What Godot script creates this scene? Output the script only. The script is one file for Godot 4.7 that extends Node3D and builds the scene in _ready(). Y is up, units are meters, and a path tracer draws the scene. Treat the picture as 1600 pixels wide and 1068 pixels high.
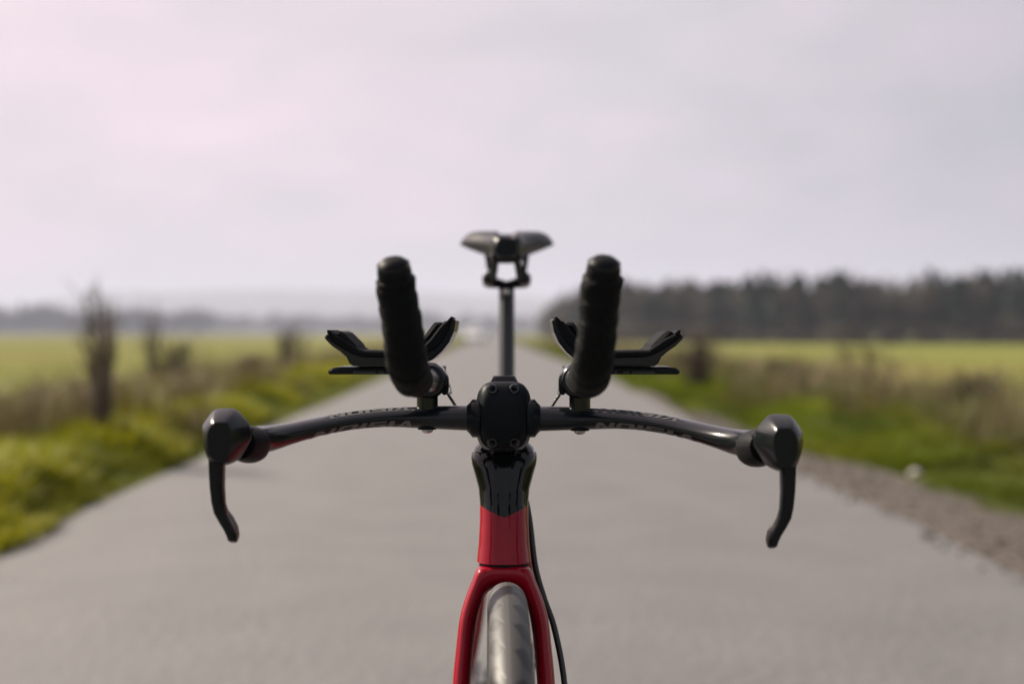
extends Node3D
# A time-trial bicycle seen head-on on a country lane, hazy backlit day.

const EYE := 0.87
const BIKE_AT := Vector3(-0.007, 0.0, -1.084)
const ROAD_TURN := 0.0158        # the lane leads this much to the left per metre
var SUN := Vector3(-0.74, 0.66, -0.45).normalized()
var rng := RandomNumberGenerator.new()
var M := {}
var bike: Node3D
var noise_a := FastNoiseLite.new()
var noise_b := FastNoiseLite.new()


func _ready() -> void:
	rng.seed = 20240311
	noise_a.seed = 11; noise_a.frequency = 0.35; noise_a.fractal_octaves = 3
	noise_b.seed = 29; noise_b.frequency = 0.05; noise_b.fractal_octaves = 4
	make_camera()
	make_air()
	make_materials()
	make_ground()
	make_far_land()
	make_verges()
	make_bike()


# ------------------------------------------------------------------ camera, sky, sun
func make_camera() -> void:
	var cam := Camera3D.new()
	cam.name = "camera"
	add_child(cam)
	cam.position = Vector3(0, EYE, 0)
	cam.rotation.x = -atan(14.0 / 2222.0)
	var at := CameraAttributesPhysical.new()
	at.frustum_focal_length = 49.93
	at.frustum_focus_distance = 1.19
	at.frustum_near = 0.05
	at.frustum_far = 14000.0
	at.exposure_aperture = 3.55
	cam.attributes = at
	cam.far = 14000.0
	cam.current = true


func glow(g: float) -> Vector3:
	# hazy sky: bright and rosy round the sun, greyer and dimmer away from it
	var k := [[0.0, Vector3(1.137, 0.926, 0.909)], [20.0, Vector3(0.724, 0.606, 0.623)], [45.0, Vector3(0.450, 0.386, 0.418)], [62.0, Vector3(0.364, 0.338, 0.369)], [80.0, Vector3(0.224, 0.226, 0.252)], [115.0, Vector3(0.210, 0.226, 0.254)], [180.0, Vector3(0.156, 0.173, 0.200)]]
	var out: Vector3 = k[-1][1]
	for i in k.size() - 1:
		if g >= k[i][0]:
			var t: float = (g - k[i][0]) / (k[i + 1][0] - k[i][0])
			out = k[i][1].lerp(k[i + 1][1], clampf(t, 0, 1))
	return out


func make_air() -> void:
	var w := 1024
	var h := 512
	var im := Image.create_empty(w, h, false, Image.FORMAT_RGBF)
	var cl := FastNoiseLite.new()
	cl.seed = 5; cl.frequency = 1.6; cl.fractal_octaves = 5
	for y in h:
		var el: float = PI * (0.5 - (y + 0.5) / h)
		for x in w:
			var az: float = TAU * (x + 0.5) / w
			var d := Vector3(sin(az) * cos(el), sin(el), -cos(az) * cos(el))
			var g: float = acos(clampf(d.dot(SUN), -1, 1))
			var c := glow(rad_to_deg(g))
			# thin high cloud, drawn out sideways
			var up: float = maxf(d.y, 0.0)
			var q := Vector3(d.x, d.z, 0.0) / (up + 0.22)
			var n: float = cl.get_noise_3d(q.x * 0.8 + 3.0, q.y * 0.8, 0.0) * 0.75 + cl.get_noise_3d(q.x * 2.2, q.y * 2.2, 7.0) * 0.35
			c *= 1.0 + n * 0.21 * smoothstep(-0.02, 0.12, d.y)
			c = c.lerp(Vector3(c.x * 1.03, c.y * 0.97, c.z * 0.99), clampf(n * 2.0 + 0.3, 0, 1))
			im.set_pixel(x, y, Color(c.x, c.y, c.z))
	var sky := Sky.new()
	var pm := PanoramaSkyMaterial.new()
	pm.panorama = ImageTexture.create_from_image(im)
	sky.sky_material = pm
	var e := Environment.new()
	e.background_mode = Environment.BG_SKY
	e.sky = sky
	e.tonemap_mode = Environment.TONE_MAPPER_LINEAR
	e.tonemap_exposure = 1.97
	e.sdfgi_enabled = true
	e.ssao_enabled = true
	e.ssil_enabled = true
	e.fog_enabled = true
	e.fog_density = 0.00024
	e.fog_light_color = Color(0.89, 0.92, 1.0)
	var we := WorldEnvironment.new()
	we.name = "world_environment"
	we.environment = e
	add_child(we)
	var sun := DirectionalLight3D.new()
	sun.name = "sun"
	sun.light_energy = 1.6
	sun.light_color = Color(1.0, 0.95, 0.87)
	sun.light_angular_distance = 1.5
	sun.shadow_enabled = true
	add_child(sun)
	sun.look_at_from_position(SUN * 50.0, Vector3.ZERO, Vector3.UP)


# ------------------------------------------------------------------ materials
func lin(r: float, g: float, b: float) -> Color:
	return Color(r, g, b).linear_to_srgb()


func mat(called: String, c: Color, rough: float, metal := 0.0) -> StandardMaterial3D:
	var m := StandardMaterial3D.new()
	m.resource_name = called
	m.albedo_color = c
	m.roughness = rough
	m.metallic = metal
	M[called] = m
	return m


func noise_tex(freq: float, size: int, ramp: Array, octaves := 4, sd := 1, normal := false) -> NoiseTexture2D:
	var f := FastNoiseLite.new()
	f.seed = sd; f.frequency = freq; f.fractal_octaves = octaves
	var t := NoiseTexture2D.new()
	t.width = size; t.height = size; t.seamless = true; t.noise = f
	if normal:
		t.as_normal_map = true
		t.bump_strength = 6.0
	elif ramp.size():
		var g := Gradient.new()
		g.offsets = PackedFloat32Array([0.0, 1.0])
		g.colors = PackedColorArray([ramp[0], ramp[-1]])
		if ramp.size() == 3:
			g.add_point(0.5, ramp[1])
		t.color_ramp = g
	return t


func tri(m: StandardMaterial3D, scale: float, world := true) -> void:
	m.uv1_triplanar = true
	m.uv1_world_triplanar = world
	m.uv1_scale = Vector3.ONE * scale


func make_materials() -> void:
	var m: StandardMaterial3D
	m = mat("asphalt", Color.WHITE, 0.8)
	m.albedo_texture = noise_tex(0.012, 1024, [lin(0.122, 0.121, 0.124), lin(0.138, 0.137, 0.140), lin(0.153, 0.152, 0.155)], 6, 3)
	m.detail_enabled = true
	m.detail_blend_mode = BaseMaterial3D.BLEND_MODE_MUL
	m.detail_uv_layer = BaseMaterial3D.DETAIL_UV_2
	m.detail_albedo = noise_tex(0.2, 512, [Color(0.7, 0.7, 0.7), Color(1, 1, 1)], 3, 8)
	m.heightmap_enabled = false
	m.normal_enabled = true
	m.normal_texture = noise_tex(0.25, 512, [], 3, 9, true)
	m.normal_scale = 0.06
	m.uv1_scale = Vector3(1, 1, 1)
	m = mat("soil", Color.WHITE, 0.95)
	m.albedo_texture = noise_tex(0.02, 512, [lin(0.025, 0.020, 0.016), lin(0.044, 0.035, 0.028), lin(0.075, 0.058, 0.042)], 6, 14)
	tri(m, 0.7)
	m = mat("land", Color.WHITE, 1.0)
	m.metallic_specular = 0.1
	m.vertex_color_use_as_albedo = true
	m.albedo_texture = noise_tex(0.03, 512, [Color(0.72, 0.70, 0.66), Color(1, 1, 1)], 5, 21)
	tri(m, 0.22)
	m = mat("hill", Color.WHITE, 1.0)
	m.vertex_color_use_as_albedo = true
	m = mat("grass", Color.WHITE, 0.6)
	m.metallic_specular = 0.2
	m.vertex_color_use_as_albedo = true
	m.backlight_enabled = true
	m.backlight = Color(0.88, 0.86, 0.3)
	m.cull_mode = BaseMaterial3D.CULL_DISABLED
	m = mat("straw", Color.WHITE, 0.8)
	m.vertex_color_use_as_albedo = true
	m.backlight_enabled = true
	m.backlight = Color(0.5, 0.45, 0.35)
	m.cull_mode = BaseMaterial3D.CULL_DISABLED
	m = mat("wood_far", Color.WHITE, 0.9)
	m.vertex_color_use_as_albedo = true
	m.cull_mode = BaseMaterial3D.CULL_DISABLED
	m = mat("bark", lin(0.085, 0.062, 0.045), 0.9)
	m = mat("dry_leaf", lin(0.20, 0.13, 0.075), 0.8)
	m.cull_mode = BaseMaterial3D.CULL_DISABLED
	m = mat("stone", Color.WHITE, 0.85)
	m.albedo_texture = noise_tex(0.05, 128, [lin(0.36, 0.34, 0.32), lin(0.5, 0.48, 0.46)], 4, 31)
	tri(m, 6.0)
	m = mat("gravel", lin(0.055, 0.046, 0.038), 0.9)
	# bicycle
	m = mat("satin_black", lin(0.006, 0.008, 0.010), 0.32)
	m.metallic_specular = 0.25
	m.roughness_texture = noise_tex(0.02, 256, [Color(0.75, 0.75, 0.75), Color(1, 1, 1)], 4, 41)
	tri(m, 9.0, false)
	m = mat("matte_black", lin(0.005, 0.007, 0.009), 0.5)
	m.metallic_specular = 0.22
	m = mat("gloss_black", lin(0.004, 0.005, 0.006), 0.3)
	m.metallic_specular = 0.1
	m.clearcoat_enabled = true; m.clearcoat = 0.6; m.clearcoat_roughness = 0.04
	m = mat("red_paint", lin(0.23, 0.0025, 0.012), 0.32)
	m.metallic_specular = 0.15
	m.clearcoat_enabled = true; m.clearcoat = 0.5; m.clearcoat_roughness = 0.03
	m = mat("tape", lin(0.0045, 0.0055, 0.006), 0.7)
	m.metallic_specular = 0.22
	m.normal_enabled = true
	m.normal_texture = noise_tex(0.12, 256, [], 3, 43, true)
	m.normal_scale = 0.8
	tri(m, 14.0, false)
	m.rim_enabled = true; m.rim = 0.03
	m = mat("foam", lin(0.005, 0.006, 0.007), 0.85)
	m.metallic_specular = 0.25
	m.normal_enabled = true
	m.normal_texture = noise_tex(0.2, 256, [], 2, 47, true)
	m.normal_scale = 0.5
	tri(m, 20.0, false)
	m.rim_enabled = true; m.rim = 0.08
	m = mat("rubber", Color.WHITE, 0.52)
	m.metallic_specular = 0.5
	m.heightmap_enabled = true
	m.heightmap_texture = tread_picture()
	m.heightmap_scale = 0.09
	m.albedo_texture = tread_picture()
	m.uv1_scale = Vector3(60, 1, 1)
	m = mat("hood_rubber", lin(0.005, 0.006, 0.007), 0.5)
	m.metallic_specular = 0.22
	m = mat("hood_shell", lin(0.006, 0.008, 0.010), 0.3)
	m.metallic_specular = 0.2
	m.clearcoat_enabled = true; m.clearcoat = 0.3; m.clearcoat_roughness = 0.14
	m = mat("bar_finish", lin(0.005, 0.007, 0.009), 0.3)
	m.metallic_specular = 0.2
	m.clearcoat_enabled = true; m.clearcoat = 0.6; m.clearcoat_roughness = 0.12
	m = mat("saddle_cover", lin(0.006, 0.008, 0.009), 0.42)
	m.metallic_specular = 0.28
	m = mat("post_finish", lin(0.008, 0.011, 0.013), 0.45)
	m.metallic_specular = 0.5
	m.rim_enabled = true; m.rim = 0.1
	m = mat("steel", lin(0.5, 0.49, 0.48), 0.25, 1.0)
	m = mat("dark_steel", lin(0.055, 0.057, 0.06), 0.3, 1.0)
	m = mat("lever_alloy", lin(0.12, 0.118, 0.115), 0.35, 0.6)
	m = mat("print_grey", lin(0.12, 0.117, 0.113), 0.5)
	m = mat("print_dark", lin(0.05, 0.052, 0.055), 0.9)
	m = mat("hose", lin(0.01, 0.01, 0.011), 0.4)
	m = mat("rim_carbon", lin(0.015, 0.016, 0.017), 0.3)
	m = mat("car_paint", lin(0.75, 0.75, 0.74), 0.25)
	m.clearcoat_enabled = true
	m = mat("car_glass", lin(0.02, 0.025, 0.03), 0.08)
	m = mat("car_lamp", lin(0.8, 0.8, 0.8), 0.15)


func tread_picture() -> ImageTexture:
	# one repeat of the tread: u runs round the wheel, v across the tyre (0.5 is the crown)
	var w := 64
	var h := 256
	var im := Image.create_empty(w, h, false, Image.FORMAT_RGB8)
	for y in h:
		for x in w:
			var v: float = (y + 0.5) / h
			var u: float = (x + 0.5) / w
			var k := 0.034
			var a: float = absf(v - 0.5) * 2.0          # 0 crown .. 1 bead
			if a < 0.012:
				k = 0.05                                   # moulding seam
			if a > 0.05 and a < 0.5:
				var s: float = fposmod(u + a * 1.1 * signf(v - 0.5), 1.0)
				if s < 0.62 and absf(a - 0.25) < 0.17 * (1.0 - absf(s - 0.31) * 2.4) + 0.01:
					k = 0.003
			if a > 0.52 and a < 0.6:
				var s2: float = fposmod(u * 2.0 - a * 1.6, 1.0)
				if s2 < 0.3:
					k = 0.01
			var q := Color(k, k * 0.98, k * 0.96).linear_to_srgb()
			im.set_pixel(x, y, q)
	return ImageTexture.create_from_image(im)


# ------------------------------------------------------------------ naming helpers
func tag(o: Node, label: String, category := "", group := "", kind := "") -> Node:
	if label: o.set_meta("label", label)
	if category: o.set_meta("category", category)
	if group: o.set_meta("group", group)
	if kind: o.set_meta("kind", kind)
	return o


func put(called: String, mesh: Mesh, m: Material, parent: Node) -> MeshInstance3D:
	var o := MeshInstance3D.new()
	o.name = called
	o.mesh = mesh
	o.material_override = m
	for i in mesh.get_surface_count():
		mesh.surface_set_material(i, m)
	o.material_override = null
	o.cast_shadow = GeometryInstance3D.SHADOW_CASTING_SETTING_ON
	parent.add_child(o, true)
	return o


var used := {}
func numbered(called: String) -> String:
	var n: int = used.get(called, 0)
	used[called] = n + 1
	return called if n == 0 else "%s_%03d" % [called, n]


func part(called: String, st: SurfaceTool, m: String, parent: Node, flat := false) -> MeshInstance3D:
	st.generate_normals()
	st.index()
	var nm := called
	var k := 0
	while parent.has_node(NodePath(nm)):
		k += 1
		nm = "%s_%03d" % [called, k]
	return put(nm, st.commit(), M[m], parent)


# ------------------------------------------------------------------ shape helpers
func begin() -> SurfaceTool:
	var st := SurfaceTool.new()
	st.begin(Mesh.PRIMITIVE_TRIANGLES)
	return st


func mm(x: float, y: float, z: float) -> Vector3:
	return Vector3(x, y, z) * 0.001


func quad(st: SurfaceTool, a: Vector3, b: Vector3, c: Vector3, d: Vector3, flip := false, uv: Array = []) -> void:
	var o := [a, b, c, a, c, d]
	var t := [0, 1, 2, 0, 2, 3]
	if flip:
		o = [a, c, b, a, d, c]
		t = [0, 2, 1, 0, 3, 2]
	for i in 6:
		if uv.size():
			st.set_uv(uv[t[i]])
		st.add_vertex(o[i])


# rings of equal length joined into a skin; turned outward by its own volume
func loft(st: SurfaceTool, rings: Array, caps := true, smooth := true, close := false) -> void:
	var n: int = rings[0].size()
	var vol := 0.0
	var last: int = rings.size() if close else rings.size() - 1
	var mid := Vector3.ZERO
	for r in rings:
		mid += r[0]
	mid /= rings.size()
	for i in last:
		var a: PackedVector3Array = rings[i]
		var b: PackedVector3Array = rings[(i + 1) % rings.size()]
		for j in n:
			var k := (j + 1) % n
			vol += (a[j] - mid).dot((a[k] - mid).cross(b[k] - mid)) + (a[j] - mid).dot((b[k] - mid).cross(b[j] - mid))
	if not close:
		for e in [0, rings.size() - 1]:
			var r2: PackedVector3Array = rings[e]
			for j in range(1, n - 1):
				var v: float = (r2[0] - mid).dot((r2[j] - mid).cross(r2[j + 1] - mid))
				vol += v if e else -v
	var flip := vol > 0.0
	st.set_smooth_group(1 if smooth else -1)
	for i in last:
		var a: PackedVector3Array = rings[i]
		var b: PackedVector3Array = rings[(i + 1) % rings.size()]
		var v0: float = float(i) / last
		var v1: float = float(i + 1) / last
		for j in n:
			var k := (j + 1) % n
			var u0: float = float(j) / n
			var u1: float = float(j + 1) / n
			quad(st, a[j], a[k], b[k], b[j], flip, [Vector2(v0, u0), Vector2(v0, u1), Vector2(v1, u1), Vector2(v1, u0)])
	if caps and not close:
		st.set_smooth_group(-1)
		for e in [0, rings.size() - 1]:
			var r2: PackedVector3Array = rings[e]
			var c := Vector3.ZERO
			for p in r2:
				c += p
			c /= n
			for j in n:
				var k := (j + 1) % n
				var tri_ := [c, r2[j], r2[k]]
				if (e == 0) != flip:
					tri_ = [c, r2[k], r2[j]]
				for p in tri_:
					st.set_uv(Vector2.ZERO)
					st.add_vertex(p)


# a superellipse ring: centre, half axes as vectors, squareness
func ring(c: Vector3, ax: Vector3, ay: Vector3, n := 24, e := 2.0) -> PackedVector3Array:
	var out := PackedVector3Array()
	for i in n:
		var t: float = TAU * i / n
		var x: float = signf(cos(t)) * pow(absf(cos(t)), 2.0 / e)
		var y: float = signf(sin(t)) * pow(absf(sin(t)), 2.0 / e)
		out.append(c + ax * x + ay * y)
	return out


func smooth_path(pts: Array, steps: int) -> Array:
	# Catmull-Rom through Vector3 or float or Vector2 values
	var out := []
	for i in pts.size() - 1:
		var a = pts[maxi(i - 1, 0)]
		var b = pts[i]
		var c = pts[i + 1]
		var d = pts[mini(i + 2, pts.size() - 1)]
		for k in steps:
			var t: float = float(k) / steps
			out.append(0.5 * ((2.0 * b) + (c - a) * t + (2.0 * a - 5.0 * b + 4.0 * c - d) * t * t + (3.0 * b - a - 3.0 * c + d) * t * t * t))
	out.append(pts[-1])
	return out


# sweep an ellipse along a path; radii are Vector2(side, up)
func sweep(st: SurfaceTool, path: Array, radii: Array, sides := 16, up := Vector3.UP, caps := true, e := 2.0) -> Array:
	var rings := []
	for i in path.size():
		var f: Vector3 = (path[mini(i + 1, path.size() - 1)] - path[maxi(i - 1, 0)]).normalized()
		var s: Vector3 = f.cross(up)
		if s.length() < 0.05:
			s = f.cross(Vector3.BACK)
		s = s.normalized()
		var u: Vector3 = s.cross(f).normalized()
		var r: Vector2 = radii[i]
		rings.append(ring(path[i], s * r.x, u * r.y, sides, e))
	loft(st, rings, caps)
	return rings


func tube(st: SurfaceTool, pts: Array, r: float, sides := 10, steps := 8, up := Vector3.UP) -> void:
	var p := smooth_path(pts, steps) if steps > 1 else pts
	var rr := []
	for i in p.size():
		rr.append(Vector2(r, r))
	sweep(st, p, rr, sides, up)


# lathe: profile of Vector2(radius, along) round an axis
func lathe(st: SurfaceTool, prof: Array, at: Vector3, axis: Vector3, n := 24, smooth := false) -> void:
	var s := axis.cross(Vector3.UP if absf(axis.y) < 0.9 else Vector3.BACK).normalized()
	var u := s.cross(axis).normalized()
	for i in prof.size() - 1:
		var rings := []
		for p in [prof[i], prof[i + 1]]:
			rings.append(ring(at + axis * p.y, s * maxf(p.x, 1e-5), u * maxf(p.x, 1e-5), n))
		# orientation: walk along the profile with outside on the left
		st.set_smooth_group(5 if smooth else i + 10)
		for j in n:
			var k := (j + 1) % n
			quad(st, rings[0][j], rings[0][k], rings[1][k], rings[1][j], true)


# prism of a front-view outline between two depths, edges bevelled
func prism(st: SurfaceTool, poly: Array, z0: float, z1: float, bevel := 0.0) -> void:
	var n := poly.size()
	var area := 0.0
	for i in n:
		area += poly[i].cross(poly[(i + 1) % n])
	var inner := []
	for i in n:
		var a: Vector2 = poly[(i + n - 1) % n]
		var b: Vector2 = poly[i]
		var c: Vector2 = poly[(i + 1) % n]
		var n1: Vector2 = (b - a).normalized().orthogonal()
		var n2: Vector2 = (c - b).normalized().orthogonal()
		var m: Vector2 = (n1 + n2)
		m = m / maxf(m.length_squared() * 0.5, 0.25)
		inner.append(b + m * bevel)
	# make sure that inner really is inside
	var area2 := 0.0
	for i in n:
		area2 += inner[i].cross(inner[(i + 1) % n])
	if absf(area2) > absf(area):
		for i in n:
			inner[i] = poly[i] * 2.0 - inner[i]
	var zs := [z0, z0 + bevel, z1 - bevel, z1] if z1 > z0 else [z1, z1 + bevel, z0 - bevel, z0]
	var shapes := [inner, poly, poly, inner]
	var flip: bool = area > 0.0
	for k in 3:
		st.set_smooth_group(-1)
		for i in n:
			var j := (i + 1) % n
			var a: Vector2 = shapes[k][i]
			var b: Vector2 = shapes[k][j]
			var c: Vector2 = shapes[k + 1][j]
			var d: Vector2 = shapes[k + 1][i]
			quad(st, Vector3(a.x, a.y, zs[k]), Vector3(b.x, b.y, zs[k]), Vector3(c.x, c.y, zs[k + 1]), Vector3(d.x, d.y, zs[k + 1]), flip)
	var idx := Geometry2D.triangulate_polygon(PackedVector2Array(inner))
	st.set_smooth_group(-1)
	for e in [0, 3]:
		for t in range(0, idx.size(), 3):
			var p: Array = [inner[idx[t]], inner[idx[t + 1]], inner[idx[t + 2]]]
			var ccw: bool = (p[1] - p[0]).cross(p[2] - p[0]) > 0.0
			if ccw == (e == 3):
				p = [p[0], p[2], p[1]]
			for q in p:
				st.add_vertex(Vector3(q.x, q.y, zs[e]))


# ------------------------------------------------------------------ the land
func along(u: float, s: float, y := 0.0) -> Vector3:
	return Vector3(u - ROAD_TURN * s, y, -s)


func edge_noise(s: float, k: float) -> float:
	return noise_a.get_noise_2d(s * 0.9, k * 50.0) * 0.06


func left_edge(s: float) -> float:
	return -1.97 - 0.055 * clampf(s - 5.7, 0.0, 4.5) - 0.012 * clampf(s - 10.0, 0.0, 20.0) + edge_noise(s, 1)


func right_edge(s: float) -> float:
	return 1.98 + 0.02 * clampf(s - 8.0, 0.0, 20.0) + edge_noise(s, 2)


func grass_edge(s: float) -> float:
	return right_edge(s) + 0.04 + 0.50 * clampf(1.0 - (s - 7.0) / 11.0, 0.0, 1.0)


func land_height(u: float, s: float) -> float:
	var n: float = noise_a.get_noise_2d(u * 0.6, s * 0.6)
	var h := -0.03
	if u < 0.0:
		var a: float = -u
		h = lerpf(-0.03, 0.11, smoothstep(2.05, 2.7, a)) - 0.15 * smoothstep(3.0, 4.6, a) - 1.05 * smoothstep(4.6, 9.5, a)
	else:
		h = lerpf(-0.05, 0.06, smoothstep(2.5, 3.6, u)) - 0.12 * smoothstep(4.4, 6.0, u) - 1.05 * smoothstep(5.6, 11.0, u)
	h += (n * 0.05 + 0.06 * noise_a.get_noise_2d(u * 2.2 + 90.0, s * 1.3)) * smoothstep(2.1 if u < 0.0 else 2.75, 2.6 if u < 0.0 else 3.4, absf(u)) * (1.0 - smoothstep(7.0, 11.0, absf(u)))
	return h


func field_colour(u: float, s: float) -> Color:
	var n: float = noise_b.get_noise_2d(u * 0.5, s * 0.25)
	var m: float = noise_b.get_noise_2d(u * 0.12 + 300.0, s * 0.9)
	var green := Color(0.165, 0.190, 0.044)
	var tan_ := Color(0.205, 0.178, 0.068)
	var c := green.lerp(tan_, clampf(0.35 + n * 0.9 + m * 0.7, 0.0, 1.0))
	var near: float = 1.0 - smoothstep(6.0, 12.0, absf(u))
	c = c.lerp(Color(0.109, 0.094, 0.028), near * clampf(0.55 + n, 0.0, 1.0))
	c = c.lerp(Color(0.074, 0.087, 0.014), 1.0 - smoothstep(3.2, 4.4, absf(u)))
	if u > 0.0:
		c = c.lerp(Color(0.188, 0.212, 0.048), smoothstep(15.0, 40.0, u) * 0.7)
	return c


func make_ground() -> void:
	var us := PackedFloat32Array()
	for v in [-9500, -5500, -3800, -2500, -1500, -900, -500, -300, -180, -110, -70, -48, -34, -25, -19, -15]:
		us.append(v)
	var u := -12.0
	while u < 13.0:
		us.append(u)
		u += 0.5
	for v in [15, 19, 25, 34, 48, 70, 110, 180, 300, 500, 900, 1500, 2500, 3800, 5500, 9500]:
		us.append(v)
	var ss := PackedFloat32Array()
	for v in [-400, -150, -60, -25, -10]:
		ss.append(v)
	var s := 0.0
	while s < 9500.0:
		ss.append(s)
		s += maxf(0.6, s * 0.04)
	ss.append(9800.0)
	var st := begin()
	st.set_smooth_group(1)
	for i in us.size() - 1:
		for j in ss.size() - 1:
			var q := [[us[i], ss[j]], [us[i], ss[j + 1]], [us[i + 1], ss[j + 1]], [us[i + 1], ss[j]]]
			for k in [0, 1, 2, 0, 2, 3]:
				st.set_color(field_colour(q[k][0], q[k][1]))
				st.add_vertex(along(q[k][0], q[k][1], land_height(q[k][0], q[k][1])))
	tag(part("ground", st, "land", self), "flat farmland of green and straw coloured fields either side of the lane", "", "", "structure")
	# the lane: one worn asphalt sheet with a slight camber and ragged edges
	st = begin()
	st.set_smooth_group(1)
	for j in ss.size() - 1:
		if ss[j] > 1500.0:
			break
		for k in 8:
			for c in [[k, j], [k, j + 1], [k + 1, j + 1], [k, j], [k + 1, j + 1], [k + 1, j]]:
				var sv: float = ss[c[1]]
				var t: float = c[0] / 8.0
				var uu: float = lerpf(left_edge(sv), right_edge(sv), t)
				st.set_uv(Vector2(uu / 7.0, sv / 9.0))
				st.set_uv2(Vector2(uu / 1.3, sv / 1.3))
				st.add_vertex(along(uu, sv, 0.0 - 0.02 * pow(t * 2.0 - 1.0, 2.0)))
	tag(part("road", st, "asphalt", self), "straight narrow lane of worn pale grey asphalt under the bicycle", "", "", "structure")
	# bare soil between the asphalt and the right verge
	st = begin()
	st.set_smooth_group(1)
	for j in ss.size() - 1:
		if ss[j] < 0.0 or ss[j] > 30.0:
			continue
		for k in 6:
			for c in [[k, j], [k, j + 1], [k + 1, j + 1], [k, j], [k + 1, j + 1], [k + 1, j]]:
				var sv: float = ss[c[1]]
				var uu: float = lerpf(right_edge(sv) - 0.04 - 0.24 * clampf(0.35 + 1.4 * noise_b.get_noise_2d(sv * 14.0, 9.0), 0.0, 1.0), grass_edge(sv) + 0.12, c[0] / 6.0)
				var y: float = (-0.036 if c[0] == 0 else maxf(land_height(uu, sv) + 0.03, -0.016)) + noise_a.get_noise_2d(uu * 9.0, sv * 9.0) * 0.012
				st.add_vertex(along(uu, sv, y))
	tag(part("dirt_shoulder", st, "soil", self), "strip of bare brown soil along the right edge of the lane", "", "", "structure")


func hill_ridge(called: String, label: String, dist: float, profile: Array, rough: float, base: Color) -> void:
	# profile: [x / distance, height over the eye / distance]
	var st := begin()
	st.set_smooth_group(1)
	var n := 220
	var rows := 9
	var top := func(t: float) -> Vector2:
		var f: float = lerpf(profile[0].x, profile[-1].x, t)
		var h := 0.0
		for i in profile.size() - 1:
			if f >= profile[i].x:
				var k: float = (f - profile[i].x) / (profile[i + 1].x - profile[i].x)
				h = lerpf(profile[i].y, profile[i + 1].y, smoothstep(0.0, 1.0, k))
		return Vector2(f * dist, h * dist + noise_b.get_noise_2d(f * 400.0, dist) * rough)
	var at := func(i: int, j: int) -> Vector3:
		var p: Vector2 = top.call(float(i) / n)
		var k: float = float(j) / rows                   # 0 foot .. 1 far side
		var rise: float = sin(minf(k * 1.25, 1.25) * PI / 2.0)
		var bump: float = noise_b.get_noise_2d(p.x * 0.2, k * 60.0 + dist) * rough * 0.6
		return Vector3(p.x * (1.0 + 0.1 * k), -2.0 + (p.y + 2.0 + bump * (1.0 if j else 0.0)) * rise, -dist - (k - 0.8) * dist * 0.16)
	for i in n:
		for j in rows:
			for c in [[i, j], [i, j + 1], [i + 1, j + 1], [i, j], [i + 1, j + 1], [i + 1, j]]:
				var p: Vector3 = at.call(c[0], c[1])
				var k2: float = 0.8 + 0.5 * noise_b.get_noise_2d(p.x * 0.15, p.z * 0.15)
				st.set_color(Color(base.r * k2, base.g * k2, base.b * k2))
				st.add_vertex(p)
	tag(part(called, st, "hill", self), label, "", "", "structure")


func leaf_quad(st: SurfaceTool, c: Vector3, size: float, col: Color) -> void:
	var a := Vector3(rng.randfn(), rng.randfn(), rng.randfn()).normalized()
	var b := a.cross(Vector3(rng.randfn(), rng.randfn(), rng.randfn())).normalized()
	a = a * size * rng.randf_range(0.6, 1.2)
	b = b * size * rng.randf_range(0.5, 1.0)
	st.set_color(col)
	for p in [c - a, c + b, c + a, c - a, c + a, c - b]:
		st.add_vertex(p)


func limb(st: SurfaceTool, a: Vector3, b: Vector3, r0: float, r1: float, col: Color, sides := 4) -> void:
	if col != Color.WHITE:
		st.set_color(col)
	var f := (b - a).normalized()
	var s := f.cross(Vector3.UP if absf(f.y) < 0.95 else Vector3.RIGHT).normalized()
	var u := s.cross(f)
	for j in sides:
		var t0: float = TAU * j / sides
		var t1: float = TAU * (j + 1) / sides
		var d0: Vector3 = s * cos(t0) + u * sin(t0)
		var d1: Vector3 = s * cos(t1) + u * sin(t1)
		quad(st, a + d0 * r0, a + d1 * r0, b + d1 * r1, b + d0 * r1, true)


func pine_shape(h: float, sd: int) -> ArrayMesh:
	rng.seed = sd
	var st := begin()
	st.set_smooth_group(-1)
	limb(st, Vector3(0, -0.5, 0), Vector3(0.1, h * 0.95, 0), 0.18, 0.03, Color(0.07, 0.05, 0.04), 6)
	for i in 260:
		var k: float = pow(rng.randf(), 0.8)
		var y: float = lerpf(h * 0.22, h, k)
		var r: float = (1.0 - k) * h * 0.20 + 0.35
		var t: float = rng.randf() * TAU
		var q: float = sqrt(rng.randf())
		var lump: float = 1.0 + 0.35 * sin(t * 3.0 + y * 1.3)
		var shade: float = rng.randf_range(0.7, 1.3)
		leaf_quad(st, Vector3(cos(t) * r * q * lump, y, sin(t) * r * q * lump), 0.62, Color(0.010, 0.026, 0.018) * shade)
	st.generate_normals()
	return st.commit()


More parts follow.
